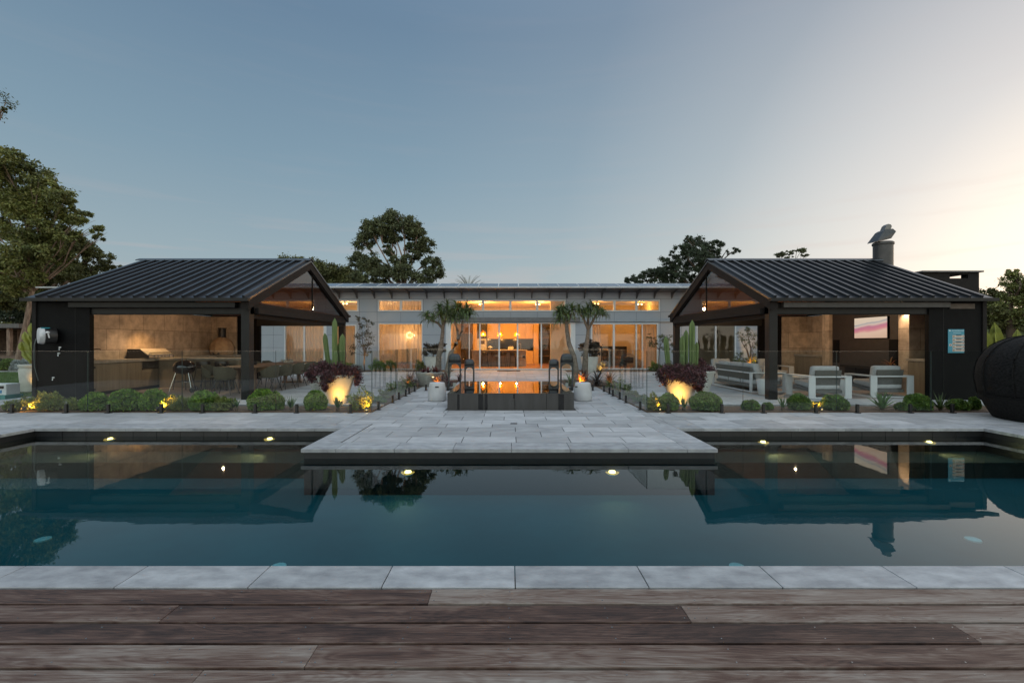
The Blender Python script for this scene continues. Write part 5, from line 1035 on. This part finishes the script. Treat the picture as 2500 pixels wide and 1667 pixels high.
def bush_pot(x, y, label, seed):
    r_ = thing('potted_shrub', label, 'potted shrub', (x, y, 0), 'potted shrubs beside the sliding doors'); pot(r_, x, y, .44, .30, .76, M['potw'])
    q = MB(); rr_ = random.Random(seed); B = []
    for k in range(7):
        a = rr_.uniform(0, 2*PI); t_ = Vector((x+.30*math.cos(a), y+.22*math.sin(a), .95+rr_.uniform(0, .42))); q.tube([(x, y, .75), (x, y, .95), t_], [.03, .022, .008], 6); B.append((t_.x, t_.y, t_.z, .30, .26, .22))
    link('stem', q, M['barkd'], r_); c_, d_ = crown_pts(B, 170, 46, sub=.4); leaf_mesh('foliage', c_, d_, .10, .06, mat('dark_shrub_leaf', (.055, .045, .025), .5, col2=(.035, .02, .016), scale=4, island=.5, trans=.1), r_)
bush_pot(-3.75, 22.4, 'grey planter with dark round shrub left of the sliding doors', 3); bush_pot(3.95, 22.4, 'grey planter with dark round shrub right of the sliding doors', 5)
r_ = thing('bowl_planter', 'low wide grey bowl planted with red bromeliads behind the left stool', 'planter', (-2.72, 15.4, 0)); pot(r_, -2.72, 15.4, .46, .30, .46, M['potg'], .05); q = MB()
for k in range(4): blades(q, (-2.72+[-.2, .15, .0, .28][k], 15.4+[0, .1, -.15, -.05][k], .44), 26, .30, .05, lean=(.1, 1.2), droop=.5, seed=k)
link('leaves', q, M['redleaf'], r_, fixn=False)
for i, (x, y, n, ln, m_, l, sd_) in enumerate(((-3.28, 15.2, 60, .62, 'darkros', 'dark spiky rosette left of the grey bowl planter', 1), (-2.05, 15.2, 50, .55, 'redleaf', 'deep red bromeliad right of the grey bowl planter', 2), (-2.35, 16.2, 44, .5, 'redleaf', 'red bromeliad behind the grey bowl planter under the left aloe trees', 3),
        (2.95, 15.3, 70, .66, 'darkros', 'large dark spiky rosette right of the right lit plant', 4), (2.6, 15.9, 56, .58, 'redleaf', 'red bromeliad between the right aloe trunks', 5), (3.45, 15.6, 50, .6, 'darkros', 'dark arching rosette at the outer corner of the right planting bed', 6), (2.05, 15.4, 36, .5, 'aloe', 'green rosette under the right aloe tree beside the lantern', 7),
        (-1.85, 17.0, 40, .4, 'redleaf', 'small red bromeliad beside the left aloe trunk', 8))):
    rosette('rosette_plant', l, 'rosette plant', (x, y, 0), n, ln, .055, M[m_], 'rosette plants around the aloe trees', lean=(.0, 1.35), droop=.75, seed=sd_, up=.2)
for (x, y, n, ln, l, sd_) in ((-2.30, 14.55, 50, .34, 'fine leafed plant glowing orange above the left stool', 11), (2.28, 14.55, 70, .42, 'copper leafed plant glowing orange above the right stool', 12)):
    rosette('copper_rosette', l, 'plant', (x, y, .0), n, ln+.22, .026, M['orangeleaf'], 'plants lit orange behind the stools', lean=(.0, .9), droop=.7, seed=sd_, up=.1)

# ---------------------------------------------------------------- aloe trees
def zp(zx, zy, D): return at(950+zx*.28065, 600+zy*.28065, D)
def aloe_tree(label, D, trunk, branches, heads, seed):
    base = zp(*trunk[0], D); base.z = 0; r_ = thing('tree_aloe', label, 'tree', base, 'tree aloes flanking the entrance walk'); rr_ = random.Random(seed)
    q = MB(); pts = [base]+[zp(a, b_, D) for a, b_ in trunk[1:]]; n_ = len(pts); q.tube(pts, [.13-.075*(i/(n_-1))**.6 for i in range(n_)], 12)
    H = []
    for br in branches:
        pp = [zp(a, b_, D)+Vector((0, rr_.uniform(-.15, .15)*(i > 0), 0)) for i, (a, b_) in enumerate(br)]; q.tube(pp, [.055, .045, .038][:len(pp)], 8)
    link('trunk', q, M['barka'], r_, smooth=True)
    for i, (a, b_) in enumerate(heads):
        c_ = zp(a, b_, D)+Vector((0, rr_.uniform(-.3, .3), 0)); q = MB(); blades(q, c_, 58, .47, .052, lean=(.0, 1.75), droop=1.55, seg=6, up=.2, seed=seed*10+i, cup=.2); link('leaf_rosette', q, M['aloe'], r_, fixn=False)
aloe_tree('leaning tree aloe at far left with a low side head', 16.6, [(425, 1075), (432, 960), (455, 860), (465, 760), (470, 690)], [[(466, 720), (420, 670), (352, 640)], [(470, 690), (462, 640), (450, 590)], [(470, 695), (490, 640), (505, 570)]], [(345, 625), (375, 640), (440, 560), (500, 540), (470, 610), (520, 600)], 1)
aloe_tree('forked tree aloe just left of the sliding doors', 16.2, [(490, 1075), (540, 930), (585, 850), (598, 810)], [[(598, 815), (592, 740), (575, 660)], [(600, 815), (632, 740), (640, 650)]], [(565, 600), (620, 560), (675, 560), (640, 620), (700, 610), (595, 550), (665, 590), (560, 640)], 2)
aloe_tree('slender tree aloe just right of the sliding doors', 16.2, [(1640, 1075), (1605, 960), (1565, 850), (1548, 740), (1545, 680)], [[(1545, 690), (1530, 640), (1500, 600)], [(1545, 690), (1570, 640), (1580, 590)]], [(1470, 590), (1530, 575), (1590, 560), (1555, 620), (1510, 560), (1480, 640)], 3)
aloe_tree('forked tree aloe at far right of the entrance walk', 16.6, [(1698, 1075), (1712, 900), (1728, 790), (1732, 720)], [[(1732, 730), (1700, 660), (1670, 600)], [(1732, 730), (1765, 660), (1800, 600)], [(1732, 725), (1735, 660), (1735, 590)]], [(1650, 570), (1730, 560), (1690, 600), (1800, 580), (1845, 600), (1765, 545)], 4)

# ---------------------------------------------------------------- front border shrubs
def z1(zx): return (zx*.28065-1243.6)/1111*9.80
def z2(zx): return ((500+zx*.28065)-1243.6)/1111*9.80
def z4(zx): return ((1450+zx*.28065)-1243.6)/1111*9.80
def z5(zx): return ((1875+zx*.28065)-1243.6)/1111*9.80
def hz(zy): return max(.12, 1.45-(236.5-0)*0-(600+zy*.28065-836.5)/1111*9.80)
YB = 9.80
gB = 'rounded shrubs along the glass fence'
BALLS = [(z1(830), z1(960)-z1(700), hz(1285), 'round green shrub in front of the left black wall'), (z1(1110), z1(1290)-z1(950), hz(1252), 'broad green shrub forming the left half of the widest mound, left border'), (z1(1330), z1(1470)-z1(1190), hz(1262), 'broad green shrub beside the yellow lit shrub, left border'),
         (z1(1770), z1(1905)-z1(1640), hz(1272), 'round green shrub below the dark dining chair and left of the front post'), (z2(480), z2(620)-z2(335), hz(1265), 'large round green shrub at the foot of the left front post'), (z2(45), z2(130)-z2(-70), hz(1280), 'round green shrub just left of the left front post'),
         (z2(600), z2(680)-z2(500), hz(1285), 'round green shrub immediately right of the shrub at the left front post'), (z2(955), z2(1072)-z2(838), hz(1270), 'round green shrub at the left side of the lit cactus planter'),
         (z4(640), z4(755)-z4(530), hz(1295), 'round green shrub left of the glowing right planter'), (z4(975), z4(1140)-z4(805), hz(1285), 'big round green shrub right of the glowing right planter'), (z4(1375), z4(1465)-z4(1285), hz(1352), 'low green shrub left of the right front post'), (z4(1530), z4(1585)-z4(1475), hz(1378), 'small low green shrub directly before the right front post'),
         (z4(1800), z4(1912)-z4(1690), hz(1300), 'round green shrub before the left armchair'), (z5(600), z5(735)-z5(468), hz(1305), 'round green shrub between the two front armchairs'), (z5(1290), z5(1420)-z5(1165), hz(1292), 'round green shrub right of the bright agave'), (z5(1670), z5(1780)-z5(1570), hz(1345), 'low green shrub below the blue safety sign'), (z5(1810), z5(1870)-z5(1765), hz(1322), 'small upright shrub beside the daybed'),
         (z5(1150), z5(1210)-z5(1090), hz(1372), 'small dark shrub between the agave and the next round shrub')]
for x, w_, h, l in BALLS: shrub('round_shrub', l, 'shrub', (x, YB+random.uniform(-.05, .08), 0), w_/2*.97, h*.92, M['buxus'] if x < 0 else M['buxus2'], n=int(4200*max(.4, w_*1.3)), ll=.050, lw=.030, group=gB, lump=.05, spiky=.8)
HERBS = [(z1(380), .34, hz(1300), 'spiky yellow-lit herb clump at the far left corner light'), (z1(480), .30, hz(1295), 'spiky herb clump right of the far left corner light'), (z1(640), .22, hz(1340), 'small loose herb clump before the left black wall'), (z1(1455), .22, hz(1330), 'shrub glowing yellow from a spotlight in the left border'), (z1(1580), .24, hz(1335), 'loose green shrub right of the yellow glowing shrub'), (z1(1960), .24, hz(1345), 'small feathery shrub left of the blue-grey iris blades'),
         (z2(170), .24, hz(1330), 'small yellow-green shrub left of the left front post'), (z2(1350), .34, hz(1272), 'tall grassy shrub at the inner corner of the left border'), (z4(530), .26, hz(1310), 'yellow lit shrub at the inner corner of the right border'), (z4(1950), .14, hz(1370), 'little lit shrub between the two shrubs by the armchairs'), (z1(250), .26, hz(1330), 'low herb clump outside the far left corner'), (z1(150), .22, hz(1360), 'low succulent clump at the outer left path')]
for x, r0, h, l in HERBS: shrub('herb_clump', l, 'shrub', (x, YB+random.uniform(-.1, .1), 0), r0*.85, h*.78+.02, M['herb'], n=1100, ll=.085, lw=.018, group='loose clumps along the glass fence', spiky=.9, lump=.25)
BL = [(z2(760), 26, .26, 'iris', 'clump of upright green blades between two round shrubs, left border'), (z2(1165), 30, .26, 'iris', 'clump of upright green blades at the foot of the lit planter'), (z2(290), 20, .20, 'iris', 'short blue-green blades left of the left front post'), (z1(2010), 18, .2, 'iris', 'thin blades below the dark dining chair'), (z4(775), 18, .28, 'iris', 'narrow grassy blades in front of the glowing right planter'), (z4(1630), 22, .24, 'iris', 'clump of upright blades right of the right front post'), (z5(1480), 30, .34, 'agaved', 'dark green leaning rosette between two shrubs, right border')]
for x, n, ln, m_, l in BL: rosette('blade_plant', l, 'plant', (x, YB-.05, 0), n, ln*1.2, .035, M['blade'] if m_ == 'iris' else M['aloe'], 'blade-leaved plants in the border', lean=(.0, .55 if m_ == 'iris' else 1.2), droop=.15, seed=int(n+x*10))
rosette('agave', 'bright green broad-leaved agave in the right border', 'agave', (z5(990), YB, 0), 34, .42, .085, M['agave'], lean=(.1, 1.35), droop=.1, seed=9, cup=.18)
rosette('cactus_pads', 'curved green succulent leaves beside the far left corner light', 'succulent', (z1(215), YB+.1, 0), 12, .26, .07, M['agave'], lean=(.0, .7), droop=-.3, seed=2, cup=.2)
# low planting outside the side fences and along the house
k = 0
for s in (-1, 1):
    side = 'left' if s < 0 else 'right'
    for i, (y, h, r0) in enumerate(((11.0, .07, .22), (11.8, .14, .22), (12.7, .22, .28), (13.4, .24, .24), (14.2, .16, .22))):
        shrub('ground_cover_plant', '%s low green plant from the pool in the strip outside the %s side fence' % (['first', 'second', 'third', 'fourth', 'fifth'][i], side), 'plant', (s*3.2, y, 0), r0, h+.04, M['herb'] if i % 2 else M['buxus2'], n=900, ll=.06, lw=.02, group='low plants outside the side fences', spiky=.9, lump=.3)
bed = [(-9.3, .42, .42, 'buxus2', 'dark low shrub before the narrow curtained window'), (-8.5, .5, .35, 'buxus', 'spreading green shrub behind the left cactus planter'), (-7.8, .35, .30, 'silver', 'silver mounded plant under the pink-tipped tree'), (-6.7, .45, .5, 'buxus', 'green shrub under the left edge of the large curtained window'), (-6.0, .42, .45, 'buxus2', 'dark green shrub left of the silver shrub under the large window'), (-5.3, .55, .42, 'silver', 'pale silver shrub under the large curtained window'), (-4.55, .36, .45, 'herb', 'yellow-green shrub at the right edge of the large curtained window'),
       (4.75, .42, .38, 'silver', 'pale flowered plant lit at the left side of the bedroom door'), (7.5, .38, .36, 'buxus2', 'dark shrub right of the bedroom door'), (8.1, .45, .30, 'herb', 'yellow-green mound right of the bedroom door'), (8.75, .35, .34, 'silver', 'silver mound beside the right pavilion'), (11.9, .42, .5, 'buxus2', 'dark foliage at the foot of the tree seen through the right pavilion'), (12.8, .45, .55, 'buxus', 'lit bush seen through the right pavilion beside the tree')]
for x, r0, h, m_, l in bed: shrub('bed_shrub', l, 'shrub', (x, 23.3, 0), r0, h, M[m_], n=1500, ll=.075, lw=.035, group='shrubs in the bed along the house', lump=.2)
def small_tree(label, x, y, blobs, m_, tr=.035, ll=.10, lw=.04, seed=1, D=22.8):
    B = [(at(a, b_, D), r0/1111*D) for a, b_, r0 in blobs]; r_ = thing('small_tree', label, 'tree', (x, y, 0), 'slender small trees along the house'); q = MB(); top = max(b_[0].z for b_ in B)
    limbs(q, (x, y, 0), tr, (x, y, min(b_[0].z for b_ in B)*.9), [b_[0] for b_ in B], seed=seed, wob=.15); link('trunk', q, M['barkd'], r_, smooth=True)
    c_, d_ = crown_pts([(b_[0].x, y+(b_[0].y-D), b_[0].z, b_[1], b_[1], b_[1]) for b_ in B], 130, 18, sub=.45, fill=.1); leaf_mesh('crown', c_, d_, ll, lw, m_, r_)
def q2(zx, zy, r): return (500+zx*.28065, 600+zy*.28065, r*.28065)
def q4(zx, zy, r): return (1450+zx*.28065, 600+zy*.28065, r*.28065)
small_tree('slender tree with pinkish tips left of the large curtained window', -7.28, 22.9, [q2(1325, 625, 30), q2(1345, 680, 40), q2(1390, 640, 30), q2(1430, 670, 30), q2(1380, 740, 55), q2(1350, 800, 50), q2(1430, 820, 45), q2(1400, 880, 50), q2(1300, 880, 40), q2(1275, 930, 25), q2(1420, 940, 30)], mat('pink_tip_leaf', (.13, .10, .07), .6, col2=(.06, .07, .035), scale=2, island=.4, trans=.25), seed=3)
small_tree('small dark tree with layered branches right of the bedroom door', 7.55, 22.9, [q4(490, 790, 25), q4(530, 830, 45), q4(590, 800, 40), q4(560, 880, 40), q4(620, 830, 35), q4(500, 860, 25)], M['olive'], seed=4)
small_tree('small tree lit golden from below beside the right pavilion', 8.9, 22.9, [q4(655, 790, 35), q4(670, 850, 45), q4(640, 900, 35), q4(690, 900, 30)], M['olive'], seed=5)
small_tree('bushy tree lit from below seen through the right pavilion', 11.95, 22.6, [q4(1330, 720, 40), q4(1280, 780, 40), q4(1370, 790, 45), q4(1310, 840, 40), q4(1400, 850, 40), q4(1260, 960, 40), q4(1380, 970, 50), q4(1320, 990, 35), q4(1220, 1000, 30)], M['olive'], tr=.07, seed=6, D=22.6)

# ---------------------------------------------------------------- candelabra euphorbias
def euphorbia(label, cols, root_loc, potted=False):
    r_ = thing('candelabra_euphorbia', label, 'euphorbia', root_loc, 'yellow-green candelabra euphorbias')
    for pts, r0 in cols:
        q = MB(); pts = [Vector(p) for p in pts]; K = 10; vs = []; nn = 5
        for i in range(K+1):
            t = i/K; p = pts[0].lerp(pts[1], min(1, t*2)) if t < .5 else pts[1].lerp(pts[2], t*2-1); rr_ = r0*(1.0 if t < .88 else max(.08, math.sqrt(1-((t-.88)/.12)**2)))*(.85+.18*math.sin(t*18))
            for k in range(nn*2): a = PI*k/nn; q_ = rr_*(1 if k % 2 == 0 else .42); vs.append((p.x+q_*math.cos(a), p.y+q_*math.sin(a), p.z))
        m = nn*2; q.add(vs, [(i*m+k, i*m+(k+1) % m, (i+1)*m+(k+1) % m, (i+1)*m+k) for i in range(K) for k in range(m)]+[tuple(K*m+k for k in range(m))]); link('stem', q, M['euph'], r_)
    return r_
def zz1(zx, zy, D): return at(zx*.28065, 600+zy*.28065, D)
D = 15.4; B0 = zz1(345, 1080, D)
euphorbia('yellow-green candelabra euphorbia beside the far left end of the left pavilion', [((B0, zz1(230, 950, D), zz1(190, 830, D)), .13), ((B0+Vector((0, .2, 0)), zz1(280, 900, D), zz1(215, 745, D)), .14), ((B0, zz1(300, 860, D), zz1(260, 760, D)), .12), ((B0+Vector((.05, -.1, 0)), zz1(320, 850, D), zz1(270, 672, D)), .14), ((B0+Vector((.2, 0, 0)), zz1(345, 840, D), zz1(315, 690, D)), .14), ((B0+Vector((-.1, 0, 0)), zz1(215, 920, D), zz1(175, 880, D)), .09), ((Vector((B0.x+.1, B0.y, 0)), B0*1.0+Vector((0, 0, -.1)), B0+Vector((0, 0, .2))), .12)], (B0.x, D, 0))
cols = []
for k in range(17):
    x = 14.35+k*.30+random.uniform(-.08, .08); y = 13.9+random.uniform(-.4, .4); cols.append((((x, y, 0), (x+random.uniform(-.1, .1), y, 1.0), (x+random.uniform(-.16, .16), y, random.uniform(1.75, 2.12))), random.uniform(.12, .17)))
for i in range(0, 17, 6): euphorbia(['yellow-green euphorbia hedge section next to the right pavilion corner', 'yellow-green euphorbia hedge section above the daybed canopy', 'yellow-green euphorbia hedge section at the right edge beyond the daybed'][i//6], cols[i:i+6], (cols[i][0][0][0], 13.9, 0))
r_ = thing('planter', 'white planter with glowing red foliage at the far left corner of the left pavilion', 'planter', (-14.25, 13.75, 0), 'large tapered planters on the terrace'); pot(r_, -14.25, 13.75, .42, .36, .80, M['potw']); q = MB(); [blades(q, (-14.25+random.uniform(-.25, .25), 13.75+random.uniform(-.2, .2), .78), 22, .26, .05, lean=(.1, 1.1), droop=.4, seed=k) for k in range(5)]; link('leaves', q, mat('red_succulent', (.42, .08, .03), .5, island=.4, trans=.2), r_, fixn=False)
for i, (zx, zy, r0, m_) in enumerate(((230, 1035, .5, 'silver'), (170, 1045, .45, 'silver'), (290, 1030, .5, 'silver'), (60, 1040, .55, 'buxus2'), (110, 1045, .4, 'buxus2'), (10, 1050, .4, 'pine'))):
    p_ = at(zx*.28065, 905, 23.6+i*.15); shrub('mound_plant', ['silver mound left of the white far-left planter', 'silver mound next to the dark green mound beyond the lawn', 'silver mound nearest the candelabra euphorbia', 'wide dark green mound beyond the lawn edging', 'small dark green mound beyond the lawn edging', 'dark mound at the left edge beyond the lawn'][i], 'shrub', (p_.x, p_.y, 0), r0, .5, M[m_], n=1300, ll=.09, lw=.045, group='mounds beyond the lawn')

# ================================================================ TREES
DENS = 3.2
tree('gum_tree', 'tall broad gum tree rising at the left edge of the garden', 'tree', (-33.5, 31, 0), (-32.5, 31, 5.0),
     [(15, 392, 48, 30), (60, 420, 42, 30), (-30, 420, 50, 30), (100, 460, 42, 30), (30, 480, 62, 31), (140, 490, 34, 30), (120, 540, 50, 31), (60, 560, 52, 30), (0, 560, 40, 32), (170, 520, 30, 31, .6), (205, 545, 26, 31, .6), (150, 575, 30, 30, .5), (232, 560, 17, 31, .7), (245, 585, 13, 31, .8), (190, 580, 22, 31, .5), (85, 620, 42, 30), (30, 630, 36, 30), (20, 700, 30, 30), (-60, 500, 60, 31), (60, 500, 44, 30.5), (95, 590, 40, 31), (130, 620, 34, 31), (50, 670, 36, 30), (0, 650, 40, 31), (115, 505, 36, 31)], .20, M['gum'], M['bark'], nsub=20, nleaf=79, ll=0.231, lw=0.096, sub=.30, fill=.2, seed=5)
tree('gum_tree', 'pale-limbed gum tree with airy round crown behind the centre of the house', 'tree', (-9.9, 42, 0), (-9.8, 42, 6.2),
     [(950, 535, 32, 42), (915, 560, 30, 42), (985, 548, 30, 42), (1018, 562, 24, 42), (890, 590, 26, 42), (875, 632, 28, 42, .7), (905, 640, 28, 41), (1035, 600, 26, 42, .8), (1050, 640, 24, 42, .7), (1065, 662, 22, 42, .8), (1000, 600, 20, 42, .6), (955, 585, 22, 43, .6), (930, 668, 30, 41), (985, 668, 30, 41), (1035, 680, 26, 41), (880, 680, 26, 41), (945, 612, 16, 42), (975, 640, 20, 41.5), (915, 655, 20, 42), (1010, 628, 20, 42), (960, 575, 22, 42), (930, 560, 22, 42), (1005, 575, 20, 42)], .30, M['gum2'], M['bark'], nsub=24, nleaf=79, ll=0.245, lw=0.104, sub=.34, fill=.25, seed=8, group='gum trees')
tree('hedge_tree', 'rounded olive-green tree behind the ridge of the left pavilion', 'tree', (-21, 44, 0), (-20.5, 44, 4), [(715, 655, 32, 44), (760, 660, 34, 44), (690, 645, 16, 44), (740, 640, 14, 44), (735, 690, 40, 44)], .4, M['hedge'], M['barkd'], nsub=36, nleaf=83, ll=0.231, lw=0.118, seed=2)
tree('hedge_tree', 'lower rounded tree between the left pavilion and the pale-limbed gum', 'tree', (-15.8, 45, 0), (-15.8, 45, 4), [(800, 668, 32, 45), (840, 672, 28, 45), (825, 700, 38, 45), (865, 690, 24, 45)], .35, M['hedge'], M['barkd'], nsub=36, nleaf=83, ll=0.231, lw=0.118, seed=3)
tree('spreading_tree', 'dark flat-topped tree behind the left slope of the left pavilion', 'tree', (-37.5, 36, 0), (-36.8, 36, 4.5), [(150, 595, 38, 36, .5), (190, 605, 36, 36, .5), (225, 625, 32, 36, .5), (255, 650, 26, 36, .5), (272, 665, 14, 36, .6), (120, 640, 44, 36, .7), (170, 660, 44, 36, .7), (220, 680, 40, 36, .7), (60, 670, 40, 36, .7), (100, 700, 44, 36), (20, 690, 34, 36, .7), (10, 730, 34, 36, .7), (60, 730, 34, 36, .7), (110, 745, 34, 36, .7), (-20, 660, 40, 36)], .4, M['pine'] if 0 else M['hedge'], M['bark'], nsub=30, nleaf=83, ll=0.218, lw=0.096, sub=.28, fill=.3, seed=4)
tree('dark_tree', 'dark bushy tree low behind the lawn at the left edge', 'tree', (-43, 40, 0), (-43, 40, 3), [(20, 740, 36, 40), (60, 735, 36, 40), (95, 730, 36, 40), (40, 770, 30, 39, .6), (85, 780, 34, 40), (0, 760, 30, 40, .6), (-30, 740, 40, 40)], .3, M['pine'], M['bark'], nsub=34, nleaf=83, ll=0.204, lw=0.096, seed=6)
tree('pine_tree', 'dark spreading pine behind the left slope of the right pavilion', 'tree', (17.5, 40, 0), (17.3, 40, 5.5),
     [(1700, 600, 34, 40, .6), (1665, 612, 30, 40, .5), (1738, 606, 30, 40, .5), (1690, 632, 44, 40, .5), (1750, 630, 36, 40, .45), (1785, 615, 20, 40, .35), (1640, 638, 34, 40, .5), (1715, 655, 50, 40, .5), (1630, 662, 34, 40, .5), (1655, 682, 36, 40, .6), (1700, 690, 36, 40, .6), (1680, 585, 12, 40, .7), (1712, 582, 11, 40, .7)], .45, M['pine'], M['barkd'], nsub=30, nleaf=87, ll=0.177, lw=0.067, sub=.22, fill=.3, seed=9)
tree('pine_tree', 'low dark pine sloping down to the house roof left of the spreading pine', 'tree', (12.5, 41, 0), (12.6, 41, 4), [(1590, 672, 26, 41, .6), (1560, 680, 22, 41, .6), (1535, 688, 18, 41, .5), (1605, 690, 26, 41), (1615, 665, 20, 41)], .3, M['pine'], M['barkd'], nsub=34, nleaf=87, ll=0.177, lw=0.067, sub=.25, fill=.3, seed=10)
tree('umbrella_tree', 'far pale umbrella-topped tree above the right pavilion ridge', 'tree', (35, 60, 0), (35.6, 60, 7.5), [(1912, 620, 13, 60, .45), (1930, 616, 10, 60, .5), (1896, 626, 7, 60, .5), (1952, 613, 13, 60, .5), (1968, 622, 9, 60, .5), (1925, 628, 10, 60, .3)], .22, M['gum2'], M['barkd'], nsub=40, nleaf=49, ll=0.218, lw=0.104, sub=.3, fill=.3, seed=11, wob=.6)
tree('garden_tree', 'bushy tree rising at the right edge beyond the euphorbia hedge', 'tree', (35.5, 32, 0), (35.2, 32, 3.5), [(2485, 690, 30, 32), (2505, 725, 36, 32), (2470, 730, 26, 32), (2450, 755, 28, 32), (2490, 775, 36, 32), (2530, 700, 40, 32), (2475, 668, 14, 32)], .35, M['gum'], M['barkd'], nsub=28, nleaf=76, ll=0.190, lw=0.089, seed=12)
tree('garden_tree', 'lower dark tree between the right pavilion and the bushy edge tree', 'tree', (31.5, 33, 0), (31.5, 33, 2.5), [(2405, 728, 26, 33), (2380, 722, 18, 33, .6), (2430, 735, 24, 33), (2415, 770, 36, 33), (2450, 790, 30, 33)], .3, M['hedge'], M['barkd'], nsub=34, nleaf=79, ll=0.190, lw=0.089, seed=13)
tree('gum_tree', 'gum tree outside the left edge with one leafy twig tip in view', 'tree', (-31.5, 24.5, 0), (-31, 24.5, 9), [(-10, 262, 22, 24.5, .6), (6, 270, 8, 24.5, .6), (12, 266, 5, 24.5, .5), (-60, 230, 50, 24.5)], .35, M['gum2'], M['bark'], nsub=18, nleaf=41, ll=0.136, lw=0.059, seed=14)
r_ = thing('palm_tree', 'palm crown just showing above the house roof', 'palm tree', (-3.6, 40, 0), ); q = MB(); q.tube([(-3.6, 40, 0), (-3.6, 40, 5.9)], [.3, .22], 10); link('trunk', q, M['barkd'], r_, smooth=True)
q = MB(); pr = random.Random(2)
for k in range(30):
    a = pr.uniform(0, 2*PI); th = pr.uniform(.1, 1.3); p = Vector((-3.6, 40, 5.9)); d_ = Vector((math.cos(a), math.sin(a), 0)); s_ = Vector((-math.sin(a), math.cos(a), 0)); pts = []
    for i in range(9): pts.append(p.copy()); p = p+(d_*math.sin(th)+Vector((0, 0, math.cos(th))))*.22; th += .10
    q.tube(pts, [.03, .028, .025, .02, .018, .015, .012, .01, .005], 4)
    for i in range(1, 9):
        dd = (pts[min(i+1, 8)]-pts[i-1]).normalized()
        for s in (-1, 1):
            for o_ in (0, .5): b_ = pts[i-1].lerp(pts[i], o_+.25); t_ = b_+(s_*s*.8+dd*.8)*.32*(1-.06*i); w_ = dd*.02; q.add([b_-w_, b_+w_, t_], [(0, 1, 2)])
link('crown', q, M['gum2'], r_, fixn=False)
# distant tree belt, one mass
C_ = []; 
for k in range(150):
    a = R(random.uniform(-62, 62)); dd = random.uniform(95, 120); C_.append((dd*math.sin(a)*1.0, dd*math.cos(a), random.uniform(0, 2.2), random.uniform(3, 6), 3, random.uniform(2, 3.6)))
c_, d_ = crown_pts(C_, 5, 60, sub=.4); o = leaf_mesh('tree_belt', c_, d_, .9, .5, M['hedge']); tag(o, 'distant belt of low dark trees on the horizon', 'trees', kind='stuff')

# ================================================================ GARDEN LIGHTS
def spotlight(x, y, aim, p, label, ang=60, z=.05, r=.02, glow=30):
    r_ = thing('garden_spotlight', label, 'garden light', (x, y, 0), 'low warm garden spotlights'); d_ = (Vector(aim)-Vector((x, y, z))).normalized(); mt = Matrix.Translation((x, y, z+.02)) @ d_.to_track_quat('Z', 'Y').to_matrix().to_4x4()
    q = MB(); q.lathe([(.018, -.05), (.026, -.04), (.028, .03), (.022, .03), (.022, .015)], n=14, mt=mt, cap=False); q.tube([(x, y, -.02), (x, y, z)], .006, 6); link('housing', q, M['legm'], r_)
    q = MB(); q.lathe([(.0215, .012), (.0215, .018)], n=14, mt=mt); link('lens', q, emit('spot_lens', (1, .72, .30), glow), r_)
    light(r_, Vector((x, y, z+.02))+d_*.06, p, r, GLOW, 'SPOT', aim, ang, 1)
spotlight(-3.84, 10.42, (-4.05, 10.9, .42), 19, 'spotlight at the foot of the left cactus planter', 150)
spotlight(3.84, 10.40, (4.0, 10.9, .42), 23, 'spotlight at the foot of the glowing right planter', 150)
spotlight(z1(300), 9.6, (z1(380), 9.95, .25), 36, 'bright corner spotlight in the herb clump at far left', 110)
spotlight(z1(245), 9.46, (z1(330), 9.8, .12), 14, 'second bright corner spotlight nearest the paving at far left', 120)
spotlight(z1(1430), 9.62, (z1(1470), 9.98, .25), 60, 'spotlight below the yellow glowing shrub in the left border', 100)
spotlight(z2(1440), 9.55, (z2(1400), 9.95, .25), 24, 'spotlight at the inner corner of the left border', 110)
spotlight(z4(545), 9.62, (z4(535), 10.0, .25), 34, 'spotlight at the inner corner of the right border', 100)
spotlight(z5(410), 9.62, (z5(430), 10.0, .25), 24, 'spotlight between the two shrubs by the armchairs', 100)
spotlight(-2.28, 14.2, (-2.30, 14.6, .5), 60, 'spotlight behind the left stool', 80)
spotlight(2.26, 14.2, (2.30, 14.6, .5), 110, 'spotlight behind the right stool', 80)
spotlight(-7.15, 22.5, (-7.3, 23.1, 1.2), 60, 'spotlight under the pink-tipped tree', 75)
spotlight(8.9, 22.6, (8.95, 23.6, 1.6), 70, 'spotlight under the golden lit tree beside the right pavilion', 60)
spotlight(11.95, 22.2, (12.4, 23.6, 1.5), 130, 'spotlight under the tree seen through the right pavilion', 80)
spotlight(4.6, 22.7, (4.7, 23.4, .4), 30, 'spotlight in the pale flowers left of the bedroom door', 80)
spotlight(-13.75, 13.3, (-14.1, 13.7, .6), 30, 'spotlight at the white far left planter', 80)
